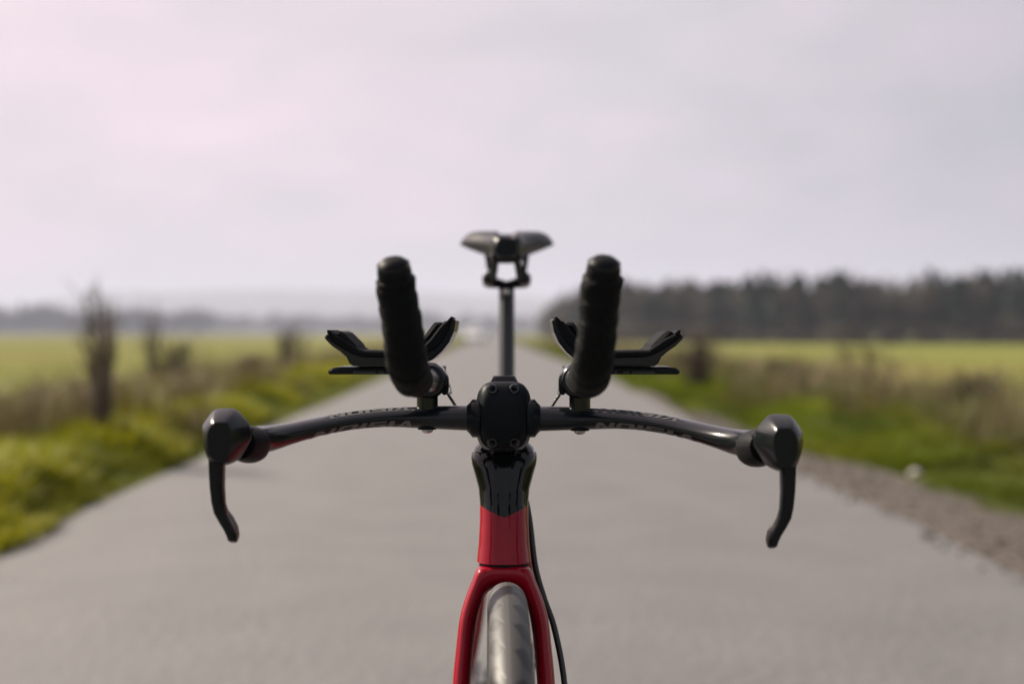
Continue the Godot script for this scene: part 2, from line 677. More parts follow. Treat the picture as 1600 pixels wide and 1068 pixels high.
func bare_tree_shape(h: float, sd: int) -> ArrayMesh:
	rng.seed = sd
	var st := begin()
	st.set_smooth_group(-1)
	var bark := Color(0.05, 0.046, 0.037)
	limb(st, Vector3(0, -0.5, 0), Vector3(0.2, h * 0.55, 0.1), 0.2, 0.10, bark, 6)
	for i in 22:
		var y: float = lerpf(h * 0.22, h * 0.6, rng.randf())
		var t: float = rng.randf() * TAU
		var l: float = h * rng.randf_range(0.2, 0.42)
		var tip := Vector3(cos(t) * l * 0.6, y + l * 0.85, sin(t) * l * 0.6)
		limb(st, Vector3(0.1, y, 0.05), tip, 0.07, 0.02, bark, 3)
		for k in 9:
			var p: Vector3 = Vector3(0.1, y, 0.05).lerp(tip, rng.randf_range(0.35, 1.0))
			var e := p + Vector3(rng.randfn(0, 0.7), rng.randf_range(0.3, 1.5), rng.randfn(0, 0.7))
			limb(st, p, e, 0.03, 0.012, bark * 1.2, 3)
			leaf_quad(st, e, 0.34, Color(0.075, 0.060, 0.042) * rng.randf_range(0.7, 1.2))
	st.generate_normals()
	return st.commit()


func thicket_shape(h: float, sd: int) -> ArrayMesh:
	rng.seed = sd
	var st := begin()
	st.set_smooth_group(-1)
	for i in 90:
		var t: float = rng.randf() * TAU
		var r: float = rng.randf() * h * 0.6
		var a := Vector3(cos(t) * r * 0.6, -0.4, sin(t) * r * 0.6)
		var b := Vector3(cos(t) * r, h * rng.randf_range(0.4, 1.0), sin(t) * r)
		limb(st, a, b, 0.03, 0.012, Color(0.12, 0.088, 0.062), 3)
		leaf_quad(st, b, 0.3, Color(0.085, 0.072, 0.046) * rng.randf_range(0.6, 1.2))
		leaf_quad(st, a.lerp(b, rng.randf()), 0.3, Color(0.085, 0.076, 0.048) * rng.randf_range(0.6, 1.2))
	st.generate_normals()
	return st.commit()


func scatter(called: String, mesh: Mesh, m: String, places: Array, parent: Node, tints: Array = []) -> MultiMeshInstance3D:
	var mu := MultiMesh.new()
	mu.transform_format = MultiMesh.TRANSFORM_3D
	mu.use_colors = tints.size() > 0
	mesh.surface_set_material(0, M[m])
	mu.mesh = mesh
	mu.instance_count = places.size()
	for i in places.size():
		mu.set_instance_transform(i, places[i])
		if tints.size():
			mu.set_instance_color(i, tints[i])
	var o := MultiMeshInstance3D.new()
	o.name = called
	o.multimesh = mu
	parent.add_child(o, true)
	o.set_meta("kind", "stuff")
	return o


func stand(p: Vector3, size: float, squash := 1.0) -> Transform3D:
	return Transform3D(Basis(Vector3.UP, rng.randf() * TAU).scaled(Vector3(size, size * squash, size)), p)


func make_far_land() -> void:
	var w := Node3D.new()
	w.name = "woodland"
	add_child(w)
	tag(w, "dark mixed wood of bare and evergreen trees along the right field edge", "woodland", "", "stuff")
	# the edge of the wood, nearest on the right, running away beside the lane
	var edge := [Vector2(190, 228), Vector2(110, 240), Vector2(60, 262), Vector2(26, 300), Vector2(17, 360), Vector2(16, 520), Vector2(18, 820)]
	var pines := [[], [], []]
	var bares := [[], []]
	var thick := []
	rng.seed = 77
	for i in edge.size() - 1:
		var a: Vector2 = edge[i]
		var b: Vector2 = edge[i + 1]
		var n: int = int(a.distance_to(b) / 1.5)
		for k in n:
			var p: Vector2 = a.lerp(b, (k + rng.randf()) / n)
			var inward: Vector2 = Vector2(0.35, 1.0).normalized() if i < 3 else Vector2(1.0, 0.25).normalized()
			for row in 5:
				var q: Vector2 = p + inward * (1.5 + row * 5.5 + rng.randf_range(-2.0, 2.0)) + Vector2(rng.randfn(), rng.randfn())
				var at := Vector3(q.x, -1.1, -q.y)
				var grow: float = rng.randf_range(0.8, 1.12) * (0.93 + 0.15 * noise_b.get_noise_2d(q.x * 1.2, q.y * 1.2))
				if row == 0 and rng.randf() < 0.9:
					thick.append(stand(Vector3(at.x, -1.1, at.z + 1.0), rng.randf_range(0.9, 1.6)))
				if rng.randf() < (0.45 if row < 2 else 0.75):
					pines[rng.randi() % 3].append(stand(at, grow))
				else:
					bares[rng.randi() % 2].append(stand(at, grow * 1.02))
	for i in 3:
		scatter("evergreen_trees", pine_shape(12.7, 100 + i), "wood_far", pines[i], w)
	for i in 2:
		scatter("bare_trees", bare_tree_shape(13.4, 200 + i), "wood_far", bares[i], w)
	scatter("thicket", thicket_shape(3.2, 300), "wood_far", thick, w)
	# a hazy line of trees beyond the left field
	var l := Node3D.new()
	l.name = "tree_belt"
	add_child(l)
	tag(l, "hazy grey line of distant trees across the far side of the left field", "tree belt", "", "stuff")
	var belt := []
	var belt2 := []
	rng.seed = 91
	for i in 560:
		var x: float = rng.randf_range(-720.0, -330.0)
		var zz: float = -1500.0 + rng.randf_range(-40, 40) - (x + 600.0) * 0.2
		var g: float = rng.randf_range(1.7, 2.6) * (1.0 + 0.35 * noise_b.get_noise_2d(x * 0.4, 4.0))
		(belt if rng.randf() < 0.6 else belt2).append(stand(Vector3(x, -1.1, zz), g))
	for i in 520:
		var x: float = rng.randf_range(-620.0, 60.0)
		var zz: float = -2050.0 + rng.randf_range(-25, 25)
		var g: float = rng.randf_range(1.5, 2.6) * (1.0 + 0.4 * noise_b.get_noise_2d(x * 0.7, 44.0))
		(belt if rng.randf() < 0.6 else belt2).append(stand(Vector3(x, -1.1, zz), g))
	scatter("bare_trees", bare_tree_shape(11.5, 205), "wood_far", belt, l)
	scatter("evergreen_trees", pine_shape(11.0, 106), "wood_far", belt2, l)
	hill_ridge("low_hills", "low grey wooded hills beyond the left field", 2600.0,
		[Vector2(-0.6, 0.014), Vector2(-0.36, 0.010), Vector2(-0.27, 0.013), Vector2(-0.2, 0.0125), Vector2(-0.12, 0.011), Vector2(-0.05, 0.009), Vector2(0.02, 0.006), Vector2(0.2, 0.006), Vector2(0.6, 0.008)], 5.0, Color(0.06, 0.065, 0.055))
	hill_ridge("far_hills", "pale hill fading into haze on the left horizon", 5600.0,
		[Vector2(-0.7, 0.02), Vector2(-0.45, 0.012), Vector2(-0.36, 0.016), Vector2(-0.325, 0.020), Vector2(-0.29, 0.024), Vector2(-0.265, 0.029), Vector2(-0.17, 0.0305), Vector2(-0.08, 0.030), Vector2(0.0, 0.026), Vector2(0.08, 0.018), Vector2(0.3, 0.010), Vector2(0.7, 0.012)], 6.0, Color(0.07, 0.075, 0.06))
	make_car()


func make_car() -> void:
	var c := Node3D.new()
	c.name = "distant_car"
	add_child(c)
	tag(c, "tiny pale car far away where the lane meets the horizon", "car")
	c.position = along(-1.2, 125.0, 0.0)
	var st := begin()
	var rings := []
	for q in [[-2.1, 0.5, 0.78, 0.35], [-2.0, 0.78, 0.9, 0.3], [-1.2, 0.86, 0.95, 0.25], [1.0, 0.84, 0.95, 0.25], [1.9, 0.80, 0.88, 0.28], [2.1, 0.74, 0.66, 0.32]]:
		rings.append(ring(Vector3(0, (q[2] + q[3]) / 2, q[0]), Vector3(q[1], 0, 0), Vector3(0, (q[2] - q[3]) / 2, 0), 16, 4.0))
	loft(st, rings)
	var cab := []
	for q in [[0.93, 0.80, 1.35, -1.75], [1.2, 0.72, 0.85, -1.4], [1.42, 0.62, 0.2, -1.1], [1.46, 0.5, 0.0, -0.9]]:
		var zc: float = (q[2] + q[3]) / 2
		cab.append(ring(Vector3(0, q[0], zc), Vector3(q[1], 0, 0), Vector3(0, 0, (q[2] - q[3]) / 2), 16, 5.0))
	loft(st, cab)
	part("body", st, "car_paint", c)
	st = begin()
	quad(st, Vector3(-0.66, 1.0, 1.28), Vector3(-0.54, 1.38, 0.42), Vector3(0.54, 1.38, 0.42), Vector3(0.66, 1.0, 1.28))
	part("windscreen", st, "car_glass", c)
	for sx in [-1, 1]:
		st = begin()
		loft(st, [ring(Vector3(sx * 0.58, 0.66, 2.02), Vector3(0.16, 0, 0), Vector3(0, 0.08, 0), 12), ring(Vector3(sx * 0.58, 0.66, 2.14), Vector3(0.13, 0, 0), Vector3(0, 0.06, 0), 12)])
		part("headlight", st, "car_lamp", c)
		for zz in [-1.3, 1.3]:
			st = begin()
			lathe(st, [Vector2(0, -0.1), Vector2(0.31, -0.1), Vector2(0.31, 0.1), Vector2(0, 0.1)], Vector3(sx * 0.76, 0.31, zz), Vector3.RIGHT, 16)
			part("wheel", st, "matte_black", c)


# ------------------------------------------------------------------ verges
func tuft_shape(sd: int, blades: int, h: float, spread: float, wide: float) -> ArrayMesh:
	rng.seed = sd
	var st := begin()
	st.set_smooth_group(-1)
	for i in blades:
		var t: float = rng.randf() * TAU
		var b := Vector3(cos(t), 0, sin(t)) * spread * sqrt(rng.randf())
		var lean := Vector3(cos(t + rng.randfn(0, 0.7)), 0, sin(t + rng.randfn(0, 0.7)))
		var hh: float = h * rng.randf_range(0.5, 1.0)
		var side := lean.cross(Vector3.UP) * wide * 0.5
		var p1 := b + Vector3.UP * hh * 0.6 + lean * hh * 0.15
		var p2 := b + Vector3.UP * hh + lean * hh * rng.randf_range(0.25, 0.7)
		var k: float = rng.randf_range(0.75, 1.2)
		st.set_color(Color(k, k, k))
		for p in [b - side, p1 - side * 0.8, b + side, b + side, p1 - side * 0.8, p1 + side * 0.8, p1 - side * 0.8, p2, p1 + side * 0.8]:
			st.add_vertex(p)
	st.generate_normals()
	return st.commit()


func make_verges() -> void:
	# sides: grass thick by the lane, taller and drier towards the field
	for side in [-1, 1]:
		var spots := [[], [], []]
		var tints := [[], [], []]
		var stalks := []
		var stalk_tints := []
		rng.seed = 400 + side
		var count := 0
		while count < 78000:
			count += 1
			var s: float = 0.6 + 92.0 * pow(rng.randf(), 2.0)
			var lo: float = -left_edge(s) + 0.02 if side < 0 else grass_edge(s)
			var a: float = lo + pow(rng.randf(), 1.4) * ((3.4 if side < 0 else 3.2) + s * 0.03)
			var u: float = a * side
			var n: float = noise_a.get_noise_2d(u * 1.6 + 40.0, s * 1.1)
			var n2: float = noise_a.get_noise_2d(u * 0.5 + 140.0, s * 0.35)
			var out: float = a - lo
			var dry: float = clampf(smoothstep(0.4 if side < 0 else 0.5, 1.2 if side < 0 else 1.7, out) * 0.95 + n2 * 0.8, 0.0, 1.0)
			if n < -0.30 and rng.randf() < 0.6:
				continue
			var y: float = land_height(u, s)
			var size: float = (0.75 + n * 1.1) * (0.6 + 0.5 * smoothstep(0.0, 0.5, out)) * rng.randf_range(0.7, 1.3)
			size = clampf(size, 0.3, 1.7)
			if side < 0 and out < 0.7:
				size *= 1.15
			var c := Color(0.240, 0.250, 0.024).lerp(Color(0.065, 0.090, 0.016), clampf(0.5 - n * 1.6, 0, 1))
			if side > 0:
				c = Color(0.150, 0.195, 0.026).lerp(Color(0.050, 0.076, 0.018), clampf(0.5 - n * 1.6, 0, 1))
			c = c.lerp(Color(0.185, 0.152, 0.062), dry * (0.75 if rng.randf() < 0.7 else 0.3))
			var kind: int = 0 if rng.randf() < 0.6 else 1
			if dry > 0.5 and rng.randf() < 0.22:
				kind = 2
			spots[kind].append(stand(along(u, s, y - 0.01), size))
			tints[kind].append(c)
			if dry > 0.35 and n2 > -0.08 and rng.randf() < 0.055:
				stalks.append(stand(along(u, s, y - 0.02), rng.randf_range(0.6, 1.25)))
				var q: float = rng.randf_range(0.6, 1.2)
				stalk_tints.append(Color(0.17 * q, 0.13 * q, 0.075 * q))
		var g := Node3D.new()
		g.name = "verge_grass" if side < 0 else "verge_grass_001"
		add_child(g)
		tag(g, "bright yellow-green backlit grass growing along the left edge of the lane" if side < 0 else "fresh green grass and weeds growing beyond the soil right of the lane", "grass", "", "stuff")
		scatter("grass_tufts", tuft_shape(51, 18, 0.15, 0.09, 0.009), "grass", spots[0], g, tints[0])
		scatter("leafy_tufts", tuft_shape(52, 14, 0.11, 0.10, 0.020), "grass", spots[1], g, tints[1])
		scatter("dry_tufts", tuft_shape(53, 12, 0.34, 0.08, 0.006), "straw", spots[2], g, tints[2])
		scatter("dry_stalks", tuft_shape(54, 5, 0.75, 0.06, 0.008), "straw", stalks, g, stalk_tints)
	# shrubs that stand apart on the verges: [u, s, height, width, twigs, tone, label]
	var list := [
		[-2.62, 9.6, 1.0, 0.46, 100, 1.3, "tall narrow leafless shrub left of the lane, reaching above the horizon"],
		[-3.9, 17.5, 0.85, 0.75, 170, 0.6, "round dark brown leafless bush beside the left verge, right of the tall shrub"],
		[-3.25, 19.5, 0.50, 0.55, 120, 0.7, "low brown bush between the round dark bush and the lane"],
		[-3.5, 24.0, 1.05, 0.5, 70, 0.9, "sparse thin-stemmed shrub behind the left arm rest"],
		[-4.4, 8.8, 0.75, 0.8, 130, 0.95, "pale brown scrubby weed clump at the left edge of the photo"],
		[-4.0, 29.0, 1.2, 0.8, 90, 1.0, "greyish leafless shrub far along the left verge"],
		[-5.0, 21.0, 1.5, 0.35, 40, 1.0, "thin upright leafless sapling standing in the left field edge"],
		[3.0, 20.5, 0.95, 0.9, 200, 0.85, "reddish brown leafless bush right of the lane below the wood"],
		[3.9, 19.0, 0.55, 0.6, 120, 0.5, "small dark bush just right of the reddish brown bush"],
		[4.6, 17.0, 0.8, 0.7, 70, 1.2, "tan dry weed clump on the right verge in front of the field"],
		[4.3, 12.5, 0.5, 0.8, 120, 0.55, "low dark weed clump on the right verge above the brake hood"],
		[5.2, 13.0, 0.62, 0.9, 110, 0.6, "dark bramble clump on the right verge near the photo's right edge"],
		[6.0, 24.0, 1.1, 0.5, 45, 1.1, "sparse tall dry stems between the right verge and the field"],
	]
	rng.seed = 611
	for a in list:
		shrub(a)
	# pale stones by the soil strip
	var stones := [
		[2.70, 9.0, 0.046, "pale whitish stone lying at the edge of the right grass verge"],
		[2.72, 7.9, 0.032, "smaller pale stone lying on the bare soil nearer the camera"],
	]
	for a in stones:
		var st := begin()
		var rings := []
		for k in 8:
			var t: float = lerpf(0.12, PI - 0.12, k / 7.0)
			var r := ring(Vector3(0, cos(t) * a[2] * 0.6, 0), Vector3(sin(t) * a[2], 0, 0), Vector3(0, 0, sin(t) * a[2] * 0.8), 12, 2.4)
			for i in r.size():
				r[i] *= 1.0 + 0.25 * noise_a.get_noise_3dv(r[i] * 40.0)
			rings.append(r)
		loft(st, rings)
		var o := part(numbered("stone"), st, "stone", self)
		o.position = along(a[0], a[1], land_height(a[0], a[1]) + a[2] * 0.4)
		tag(o, a[3], "stone", "stones by the lane")
	var peb := begin()
	loft(peb, [ring(Vector3(0, -0.5, 0), Vector3(0.6, 0, 0), Vector3(0, 0, 0.5), 7), ring(Vector3(0, 0.1, 0), Vector3(1, 0, 0), Vector3(0, 0, 0.8), 7), ring(Vector3(0.1, 0.5, 0), Vector3(0.5, 0, 0), Vector3(0, 0, 0.4), 7)])
	peb.generate_normals()
	var ps := []
	rng.seed = 88
	for i in 900:
		var s: float = 3.0 + 14.0 * rng.randf()
		var u: float = right_edge(s) + rng.randf_range(-0.15, 0.7) * (grass_edge(s) - right_edge(s) + 0.15)
		ps.append(stand(along(u, s, maxf(land_height(u, s) + 0.034, -0.012)), rng.randf_range(0.004, 0.016)))
	tag(scatter("gravel", peb.commit(), "gravel", ps, self), "small loose gravel on the bare soil right of the asphalt", "gravel", "", "stuff")


func shrub(a: Array) -> void:
	var o := Node3D.new()
	o.name = numbered("shrub")
	add_child(o)
	o.position = along(a[0], a[1], land_height(a[0], a[1]))
	tag(o, a[6], "shrub", "leafless shrubs along the verges")
	var st := begin()
	st.set_smooth_group(-1)
	var lf := begin()
	lf.set_smooth_group(-1)
	var h: float = a[2]
	var w: float = a[3]
	var k: float = a[5]
	var stems: int = maxi(6, int(a[4] / 4))
	for i in stems:
		var t: float = rng.randf() * TAU
		var b := Vector3(cos(t), 0, sin(t)) * w * 0.12 * rng.randf()
		var tip := Vector3(cos(t) * w * 0.5 * rng.randf(), h * rng.randf_range(0.55, 1.0), sin(t) * w * 0.5 * rng.randf())
		var mid := b.lerp(tip, 0.5) + Vector3(rng.randfn(0, 0.04), 0, rng.randfn(0, 0.04))
		var c := Color(0.085 * k, 0.062 * k, 0.045 * k)
		limb(st, b - Vector3(0, 0.05, 0), mid, 0.008, 0.006, c)
		limb(st, mid, tip, 0.006, 0.003, c)
		for j in 8:
			var p: Vector3 = b.lerp(mid, rng.randf()) if rng.randf() < 0.4 else mid.lerp(tip, rng.randf())
			var e := p + Vector3(rng.randfn(0, w * 0.14), rng.randf_range(0.03, 0.22) * h, rng.randfn(0, w * 0.14))
			limb(st, p, e, 0.004, 0.0022, c, 3)
			for q in 3:
				leaf_quad(lf, p.lerp(e, rng.randf()), 0.016, Color(0.12 * k, 0.088 * k, 0.05 * k))
	st.generate_normals()
	put("stems", st.commit(), M["wood_far"], o)
	lf.generate_normals()
	put("dry_leaves", lf.commit(), M["wood_far"], o)


# ------------------------------------------------------------------ the bicycle (millimetres from the front contact point; x to the right of the photo, z towards the camera)
func steer(y: float) -> float:
	return -151.0 - (y - 674.0) * 0.3057     # z of the steering axis at that height


func make_bike() -> void:
	bike = Node3D.new()
	bike.name = "bicycle"
	add_child(bike)
	bike.position = BIKE_AT
	tag(bike, "red and black time trial bicycle standing on the lane, seen head-on", "bicycle")
	head_tube()
	fork()
	frame_tubes()
	wheel("front_wheel", mm(4, 337.5, 0), 1.3, true)
	wheel("rear_wheel", mm(0, 337.5, -985), 0.0, false)
	stem()
	base_bar()
	for s in [-1, 1]:
		brake_lever(s)
		extension(s)
		arm_rest(s)
	seat()
	drivetrain()
	hoses()


func skin(y: float, th: float) -> Vector3:
	# outside of the head tube at a height and an angle
	var k := [[664.0, 23.9], [671.0, 23.8], [686.0, 22.3], [705.0, 21.4], [721.0, 21.3], [733.0, 22.6], [745.0, 26.0], [754.0, 28.6], [760.0, 29.3], [764.0, 28.4], [767.0, 26.8]]
	var w: float = k[0][1]
	for i in k.size() - 1:
		if y >= k[i][0]:
			var t: float = clampf((y - k[i][0]) / (k[i + 1][0] - k[i][0]), 0, 1)
			w = lerpf(k[i][1], k[i + 1][1], t)
	var e := 2.7
	var x: float = signf(cos(th)) * pow(absf(cos(th)), 2.0 / e) * w
	var d: float = signf(sin(th)) * pow(absf(sin(th)), 2.0 / e) * (w * 0.35 + 20.0)
	return mm(x, y, steer(y) + d - 4.0)


func head_tube() -> void:
	var n := 48
	var split := func(th: float) -> float:
		var x: float = absf(skin(715.0, th).x * 1000.0) / 21.3
		return (711.0 + 9.0 * x) if sin(th) > 0 else 720.0
	for which in 2:
		var rings := []
		for i in 25:
			var r := PackedVector3Array()
			for j in n:
				var th: float = TAU * j / n
				var cut: float = split.call(th)
				var y: float = lerpf(672.5, cut, i / 24.0) if which == 0 else lerpf(cut, 765.0, i / 24.0)
				r.append(skin(y, th))
			rings.append(r)
		var st := begin()
		loft(st, rings)
		if which == 0:
			part("head_tube", st, "red_paint", bike)
		else:
			tag(part("head_tube_top", st, "gloss_black", bike), "glossy black flared top of the head tube ending in a shallow V")
	# headset cover and the cone under the stem
	var st2 := begin()
	var rr := []
	for q in [[765.6, 26.6, 27.0], [768.0, 26.0, 26.0], [772.0, 22.5, 23.0], [776.0, 19.0, 20.0], [779.0, 18.0, 19.0]]:
		rr.append(ring(mm(0, q[0], steer(q[0]) - 2.0), mm(q[1], 0, 0), mm(0, 0, q[2]), 36, 2.3))
	loft(st2, rr)
	part("headset_cover", st2, "gloss_black", bike)
	st2 = begin()
	rr = []
	for q in [[667.5, 21.5], [673.5, 21.5]]:
		rr.append(ring(mm(0, q[0], steer(q[0]) - 2.0), mm(q[1], 0, 0), mm(0, 0, 24.0), 36, 2.5))
	loft(st2, rr)
	part("lower_headset_seal", st2, "matte_black", bike)


func fork() -> void:
	# outer and inner outline of one side, from the crown down to the axle: [outer x, outer y, inner x, inner y, half depth]
	var k := [[0.0, 669.5, 0.0, 650.0, 24.0], [9.0, 669.5, 6.0, 649.5, 24.0], [17.5, 668.8, 11.0, 647.5, 24.0], [23.2, 666.0, 15.5, 643.5, 23.5], [28.0, 655.0, 18.5, 637.5, 22.5], [34.0, 640.0, 21.5, 629.0, 21.5], [38.3, 624.0, 24.2, 615.0, 20.5], [41.0, 600.0, 26.3, 597.0, 19.5],
		[43.3, 575.0, 28.2, 574.0, 18.5], [47.0, 510.0, 33.0, 510.0, 16.0], [51.0, 430.0, 38.0, 430.0, 13.0], [55.0, 360.0, 43.0, 360.0, 11.0], [56.0, 325.0, 46.0, 325.0, 10.0]]
	var rows := []
	for i in range(k.size() - 1, 0, -1):
		rows.append([-k[i][0], k[i][1], -k[i][2], k[i][3], k[i][4]])
	rows.append_array(k)
	var a := []
	var b := []
	var c := []
	for r in rows:
		a.append(Vector3(r[0], r[1], 0))
		b.append(Vector3(r[2], r[3], 0))
		c.append(Vector3(r[4], 0, 0))
	a = smooth_path(a, 5)
	b = smooth_path(b, 5)
	c = smooth_path(c, 5)
	var rings := []
	for i in a.size():
		var m: Vector3 = (a[i] + b[i]) * 0.5
		var h: Vector3 = (a[i] - b[i]) * 0.5
		# the blades lean forward with the steering axis and curve to the axle
		var z: float = steer(m.y) - 2.0 + 43.0 * pow(clampf((650.0 - m.y) / 315.0, 0, 1), 1.3)
		rings.append(ring(mm(m.x, m.y, z), h * 0.001, mm(0, c[i].x * 0.2, c[i].x), 28, 2.5))
	var st := begin()
	loft(st, rings)
	var f := part("fork", st, "red_paint", bike)
	for s in [-1, 1]:
		st = begin()
		lathe(st, [Vector2(0, 0.005), Vector2(0.007, 0.005), Vector2(0.007, -0.004), Vector2(0, -0.004)], mm(57 * s, 337.5, 0), Vector3.RIGHT, 16)
		part("axle_end", st, "dark_steel", f)


func frame_tubes() -> void:
	var st := begin()
	var runs := [
		[[mm(0, 738, -190), mm(0, 742, -300), mm(0, 742, -520), mm(0, 738, -715)], [Vector2(19, 21), Vector2(17, 19), Vector2(15, 17), Vector2(14, 17)]],
		[[mm(0, 694, -176), mm(0, 640, -215), mm(0, 460, -395), mm(0, 285, -575)], [Vector2(14, 26), Vector2(12, 30), Vector2(12, 30), Vector2(20, 28)]],
		[[mm(0, 270, -585), mm(0, 480, -640), mm(0, 640, -690), mm(0, 768, -732)], [Vector2(20, 26), Vector2(15, 28), Vector2(14, 26), Vector2(13, 24)]],
	]
	for r in runs:
		var p := smooth_path(r[0], 6)
		var rr := smooth_path(r[1], 6)
		for i in rr.size():
			rr[i] *= 0.001
		sweep(st, p, rr, 24, Vector3.UP if absf((p[-1] - p[0]).normalized().y) < 0.6 else Vector3.BACK, true, 2.3)
	for s in [-1, 1]:
		var p2 := smooth_path([mm(8 * s, 660, -698), mm(24 * s, 600, -752), mm(40 * s, 470, -880), mm(62 * s, 345, -982)], 6)
		var rr2 := []
		for i in p2.size():
			rr2.append(Vector2(7, 9) * 0.001)
		sweep(st, p2, rr2, 14)
		var p3 := smooth_path([mm(24 * s, 268, -592), mm(30 * s, 280, -700), mm(44 * s, 310, -860), mm(62 * s, 336, -985)], 6)
		sweep(st, p3, rr2, 14)
	part("frame_tubes", st, "red_paint", bike)
	st = begin()
	lathe(st, [Vector2(0, -0.04), Vector2(0.022, -0.04), Vector2(0.022, 0.04), Vector2(0, 0.04)], mm(0, 265, -585), Vector3.RIGHT, 24)
	part("bottom_bracket", st, "matte_black", bike)


func wheel(called: String, at: Vector3, turn: float, front: bool) -> void:
	# rim is the part itself, everything else hangs from it
	var n := 120
	var revolve := func(prof: Array) -> Array:
		var rings := []
		for i in n:
			var t: float = TAU * i / n
			var r := PackedVector3Array()
			for p in prof:
				r.append(mm(p.x, p.y * cos(t), p.y * sin(t)))
			rings.append(r)
		return rings
	var st := begin()
	var prof := []
	for q in [[-9, 311], [-12.5, 309], [-13.5, 300], [-13, 285], [-9, 268], [-4, 259], [0, 257], [4, 259], [9, 268], [13, 285], [13.5, 300], [12.5, 309], [9, 311], [0, 306]]:
		prof.append(Vector2(q[0], q[1]))
	loft(st, revolve.call(prof), false, true, true)
	var rim := part(called, st, "rim_carbon", bike)
	rim.position = at
	rim.rotation_degrees.y = turn
	st = begin()
	prof = []
	var k := 40
	for i in k:
		var t: float = TAU * (i + 0.5) / k - PI / 2.0
		var r := 15.2
		prof.append(Vector2(cos(t) * r, 322.3 + sin(t) * r * (1.0 if sin(t) > 0 else 0.9)))
	loft(st, revolve.call(prof), false, true, true)
	part("tyre", st, "rubber", rim)
	st = begin()
	lathe(st, [Vector2(0, -0.048), Vector2(0.010, -0.048), Vector2(0.010, -0.034), Vector2(0.024, -0.032), Vector2(0.024, -0.027), Vector2(0.013, -0.02), Vector2(0.013, 0.02), Vector2(0.024, 0.027), Vector2(0.024, 0.032), Vector2(0.010, 0.034), Vector2(0.010, 0.048), Vector2(0, 0.048)], Vector3.ZERO, Vector3.RIGHT, 24)
	part("hub", st, "satin_black", rim)
	for i in 24:
		st = begin()
		st.set_smooth_group(1)
		var t: float = TAU * i / 24.0
		var sd: float = -1.0 if i % 2 else 1.0
		var cross_: float = 0.9 if (i / 2) % 2 else -0.9
		var a := mm(sd * 29, 23 * cos(t + cross_), 23 * sin(t + cross_))
		var b := mm(sd * 2, 260 * cos(t), 260 * sin(t))
		limb(st, a, b, 0.0011, 0.0011, Color.WHITE, 5)
		part("spoke", st, "dark_steel", rim)
	st = begin()
	lathe(st, [Vector2(0.062, 0.0), Vector2(0.080, 0.0), Vector2(0.080, 0.0018), Vector2(0.062, 0.0018), Vector2(0.062, 0.0)], mm(36, 0, 0), Vector3.RIGHT, 40)
	for i in 6:
		var t: float = TAU * i / 6
		limb(st, mm(37, 20 * cos(t), 20 * sin(t)), mm(37, 64 * cos(t + 0.4), 64 * sin(t + 0.4)), 0.003, 0.002, Color.WHITE, 4)
	part("disc_rotor", st, "steel", rim)
	st = begin()
	loft(st, [ring(mm(42, 58, -52), mm(11, 0, 0), mm(0, 16, 6), 16, 3.5), ring(mm(42, 40, -70), mm(11, 0, 0), mm(0, 16, 6), 16, 3.5)])
	var cal := part("brake_caliper", st, "matte_black", bike)
	cal.position = at


func stem() -> void:
	var st := begin()
	# clamp body running back to the steerer
	var rings := []
	for q in [[-90, 799, 20.5, 25], [-97, 800, 23.0, 28.5], [-116, 801, 23.2, 28.0], [-124, 801, 21.5, 23.5], [-150, 801, 19.5, 21.5], [-180, 800, 19.5, 21.5], [-205, 799, 19, 21], [-214, 798, 15, 18]]:
		rings.append(ring(mm(0, q[1], q[0]), mm(q[2], 0, 0), mm(0, q[3], 0), 40, 3.6))
	loft(st, rings)
	var s := part("stem", st, "satin_black", bike)
	# faceplate hugging the bar
	st = begin()
	rings = []
	for q in [[-103, 802.0, 21.0, 27.6, 4.2], [-96, 802.0, 21.2, 27.8, 4.0], [-90, 802.0, 20.6, 27.0, 3.8], [-85.5, 802.0, 19.4, 24.0, 3.4], [-82, 801.5, 17.4, 17.5, 3.0], [-80, 801.0, 14.0, 11.0, 2.6], [-79.4, 801.0, 9.0, 6.0, 2.2]]:
		var r := ring(mm(0, q[1], q[0]), mm(q[2], 0, 0), mm(0, q[3], 0), 48, q[4])
		for i in r.size():
			var dy: float = (r[i].y * 1000.0 - q[1]) / 28.0
			r[i].x *= 1.0 - 0.16 * clampf(-dy, 0.0, 1.0) * clampf(-dy, 0.0, 1.0)
		rings.append(r)
	loft(st, rings)
	tag(part("faceplate", st, "matte_black", s), "rounded black stem faceplate with four bolts")
	for p in [[-9.2, 823.6], [9.0, 823.6], [-9.2, 780.6], [9.0, 780.6]]:
		st = begin()
		# cap screw: chamfered head with a recessed socket
		var low: bool = p[1] < 800.0
		lathe(st, [Vector2(0.0001, -0.006), Vector2(0.0043, -0.006), Vector2(0.0043, 0.0022), Vector2(0.0038, 0.0032), Vector2(0.0026, 0.0032), Vector2(0.0024, 0.0008), Vector2(0.0001, 0.0004)], mm(p[0], p[1], -85.8), Vector3(0, 0.22 if not low else -0.22, 1).normalized(), 20)
		part("bolt", st, "dark_steel", s)
	# steerer cap
	st = begin()
	loft(st, [ring(mm(0, 820, -188), mm(14.5, 0, 0), mm(0, 0, 15), 28, 4.5), ring(mm(0, 824, -188), mm(13.8, 0, 0), mm(0, 0, 14), 28, 4.5), ring(mm(0, 831.5, -192), mm(9.8, 0, 0), mm(0, 0, 8), 28, 4.0)])
	part("steerer_cap", st, "satin_black", s)


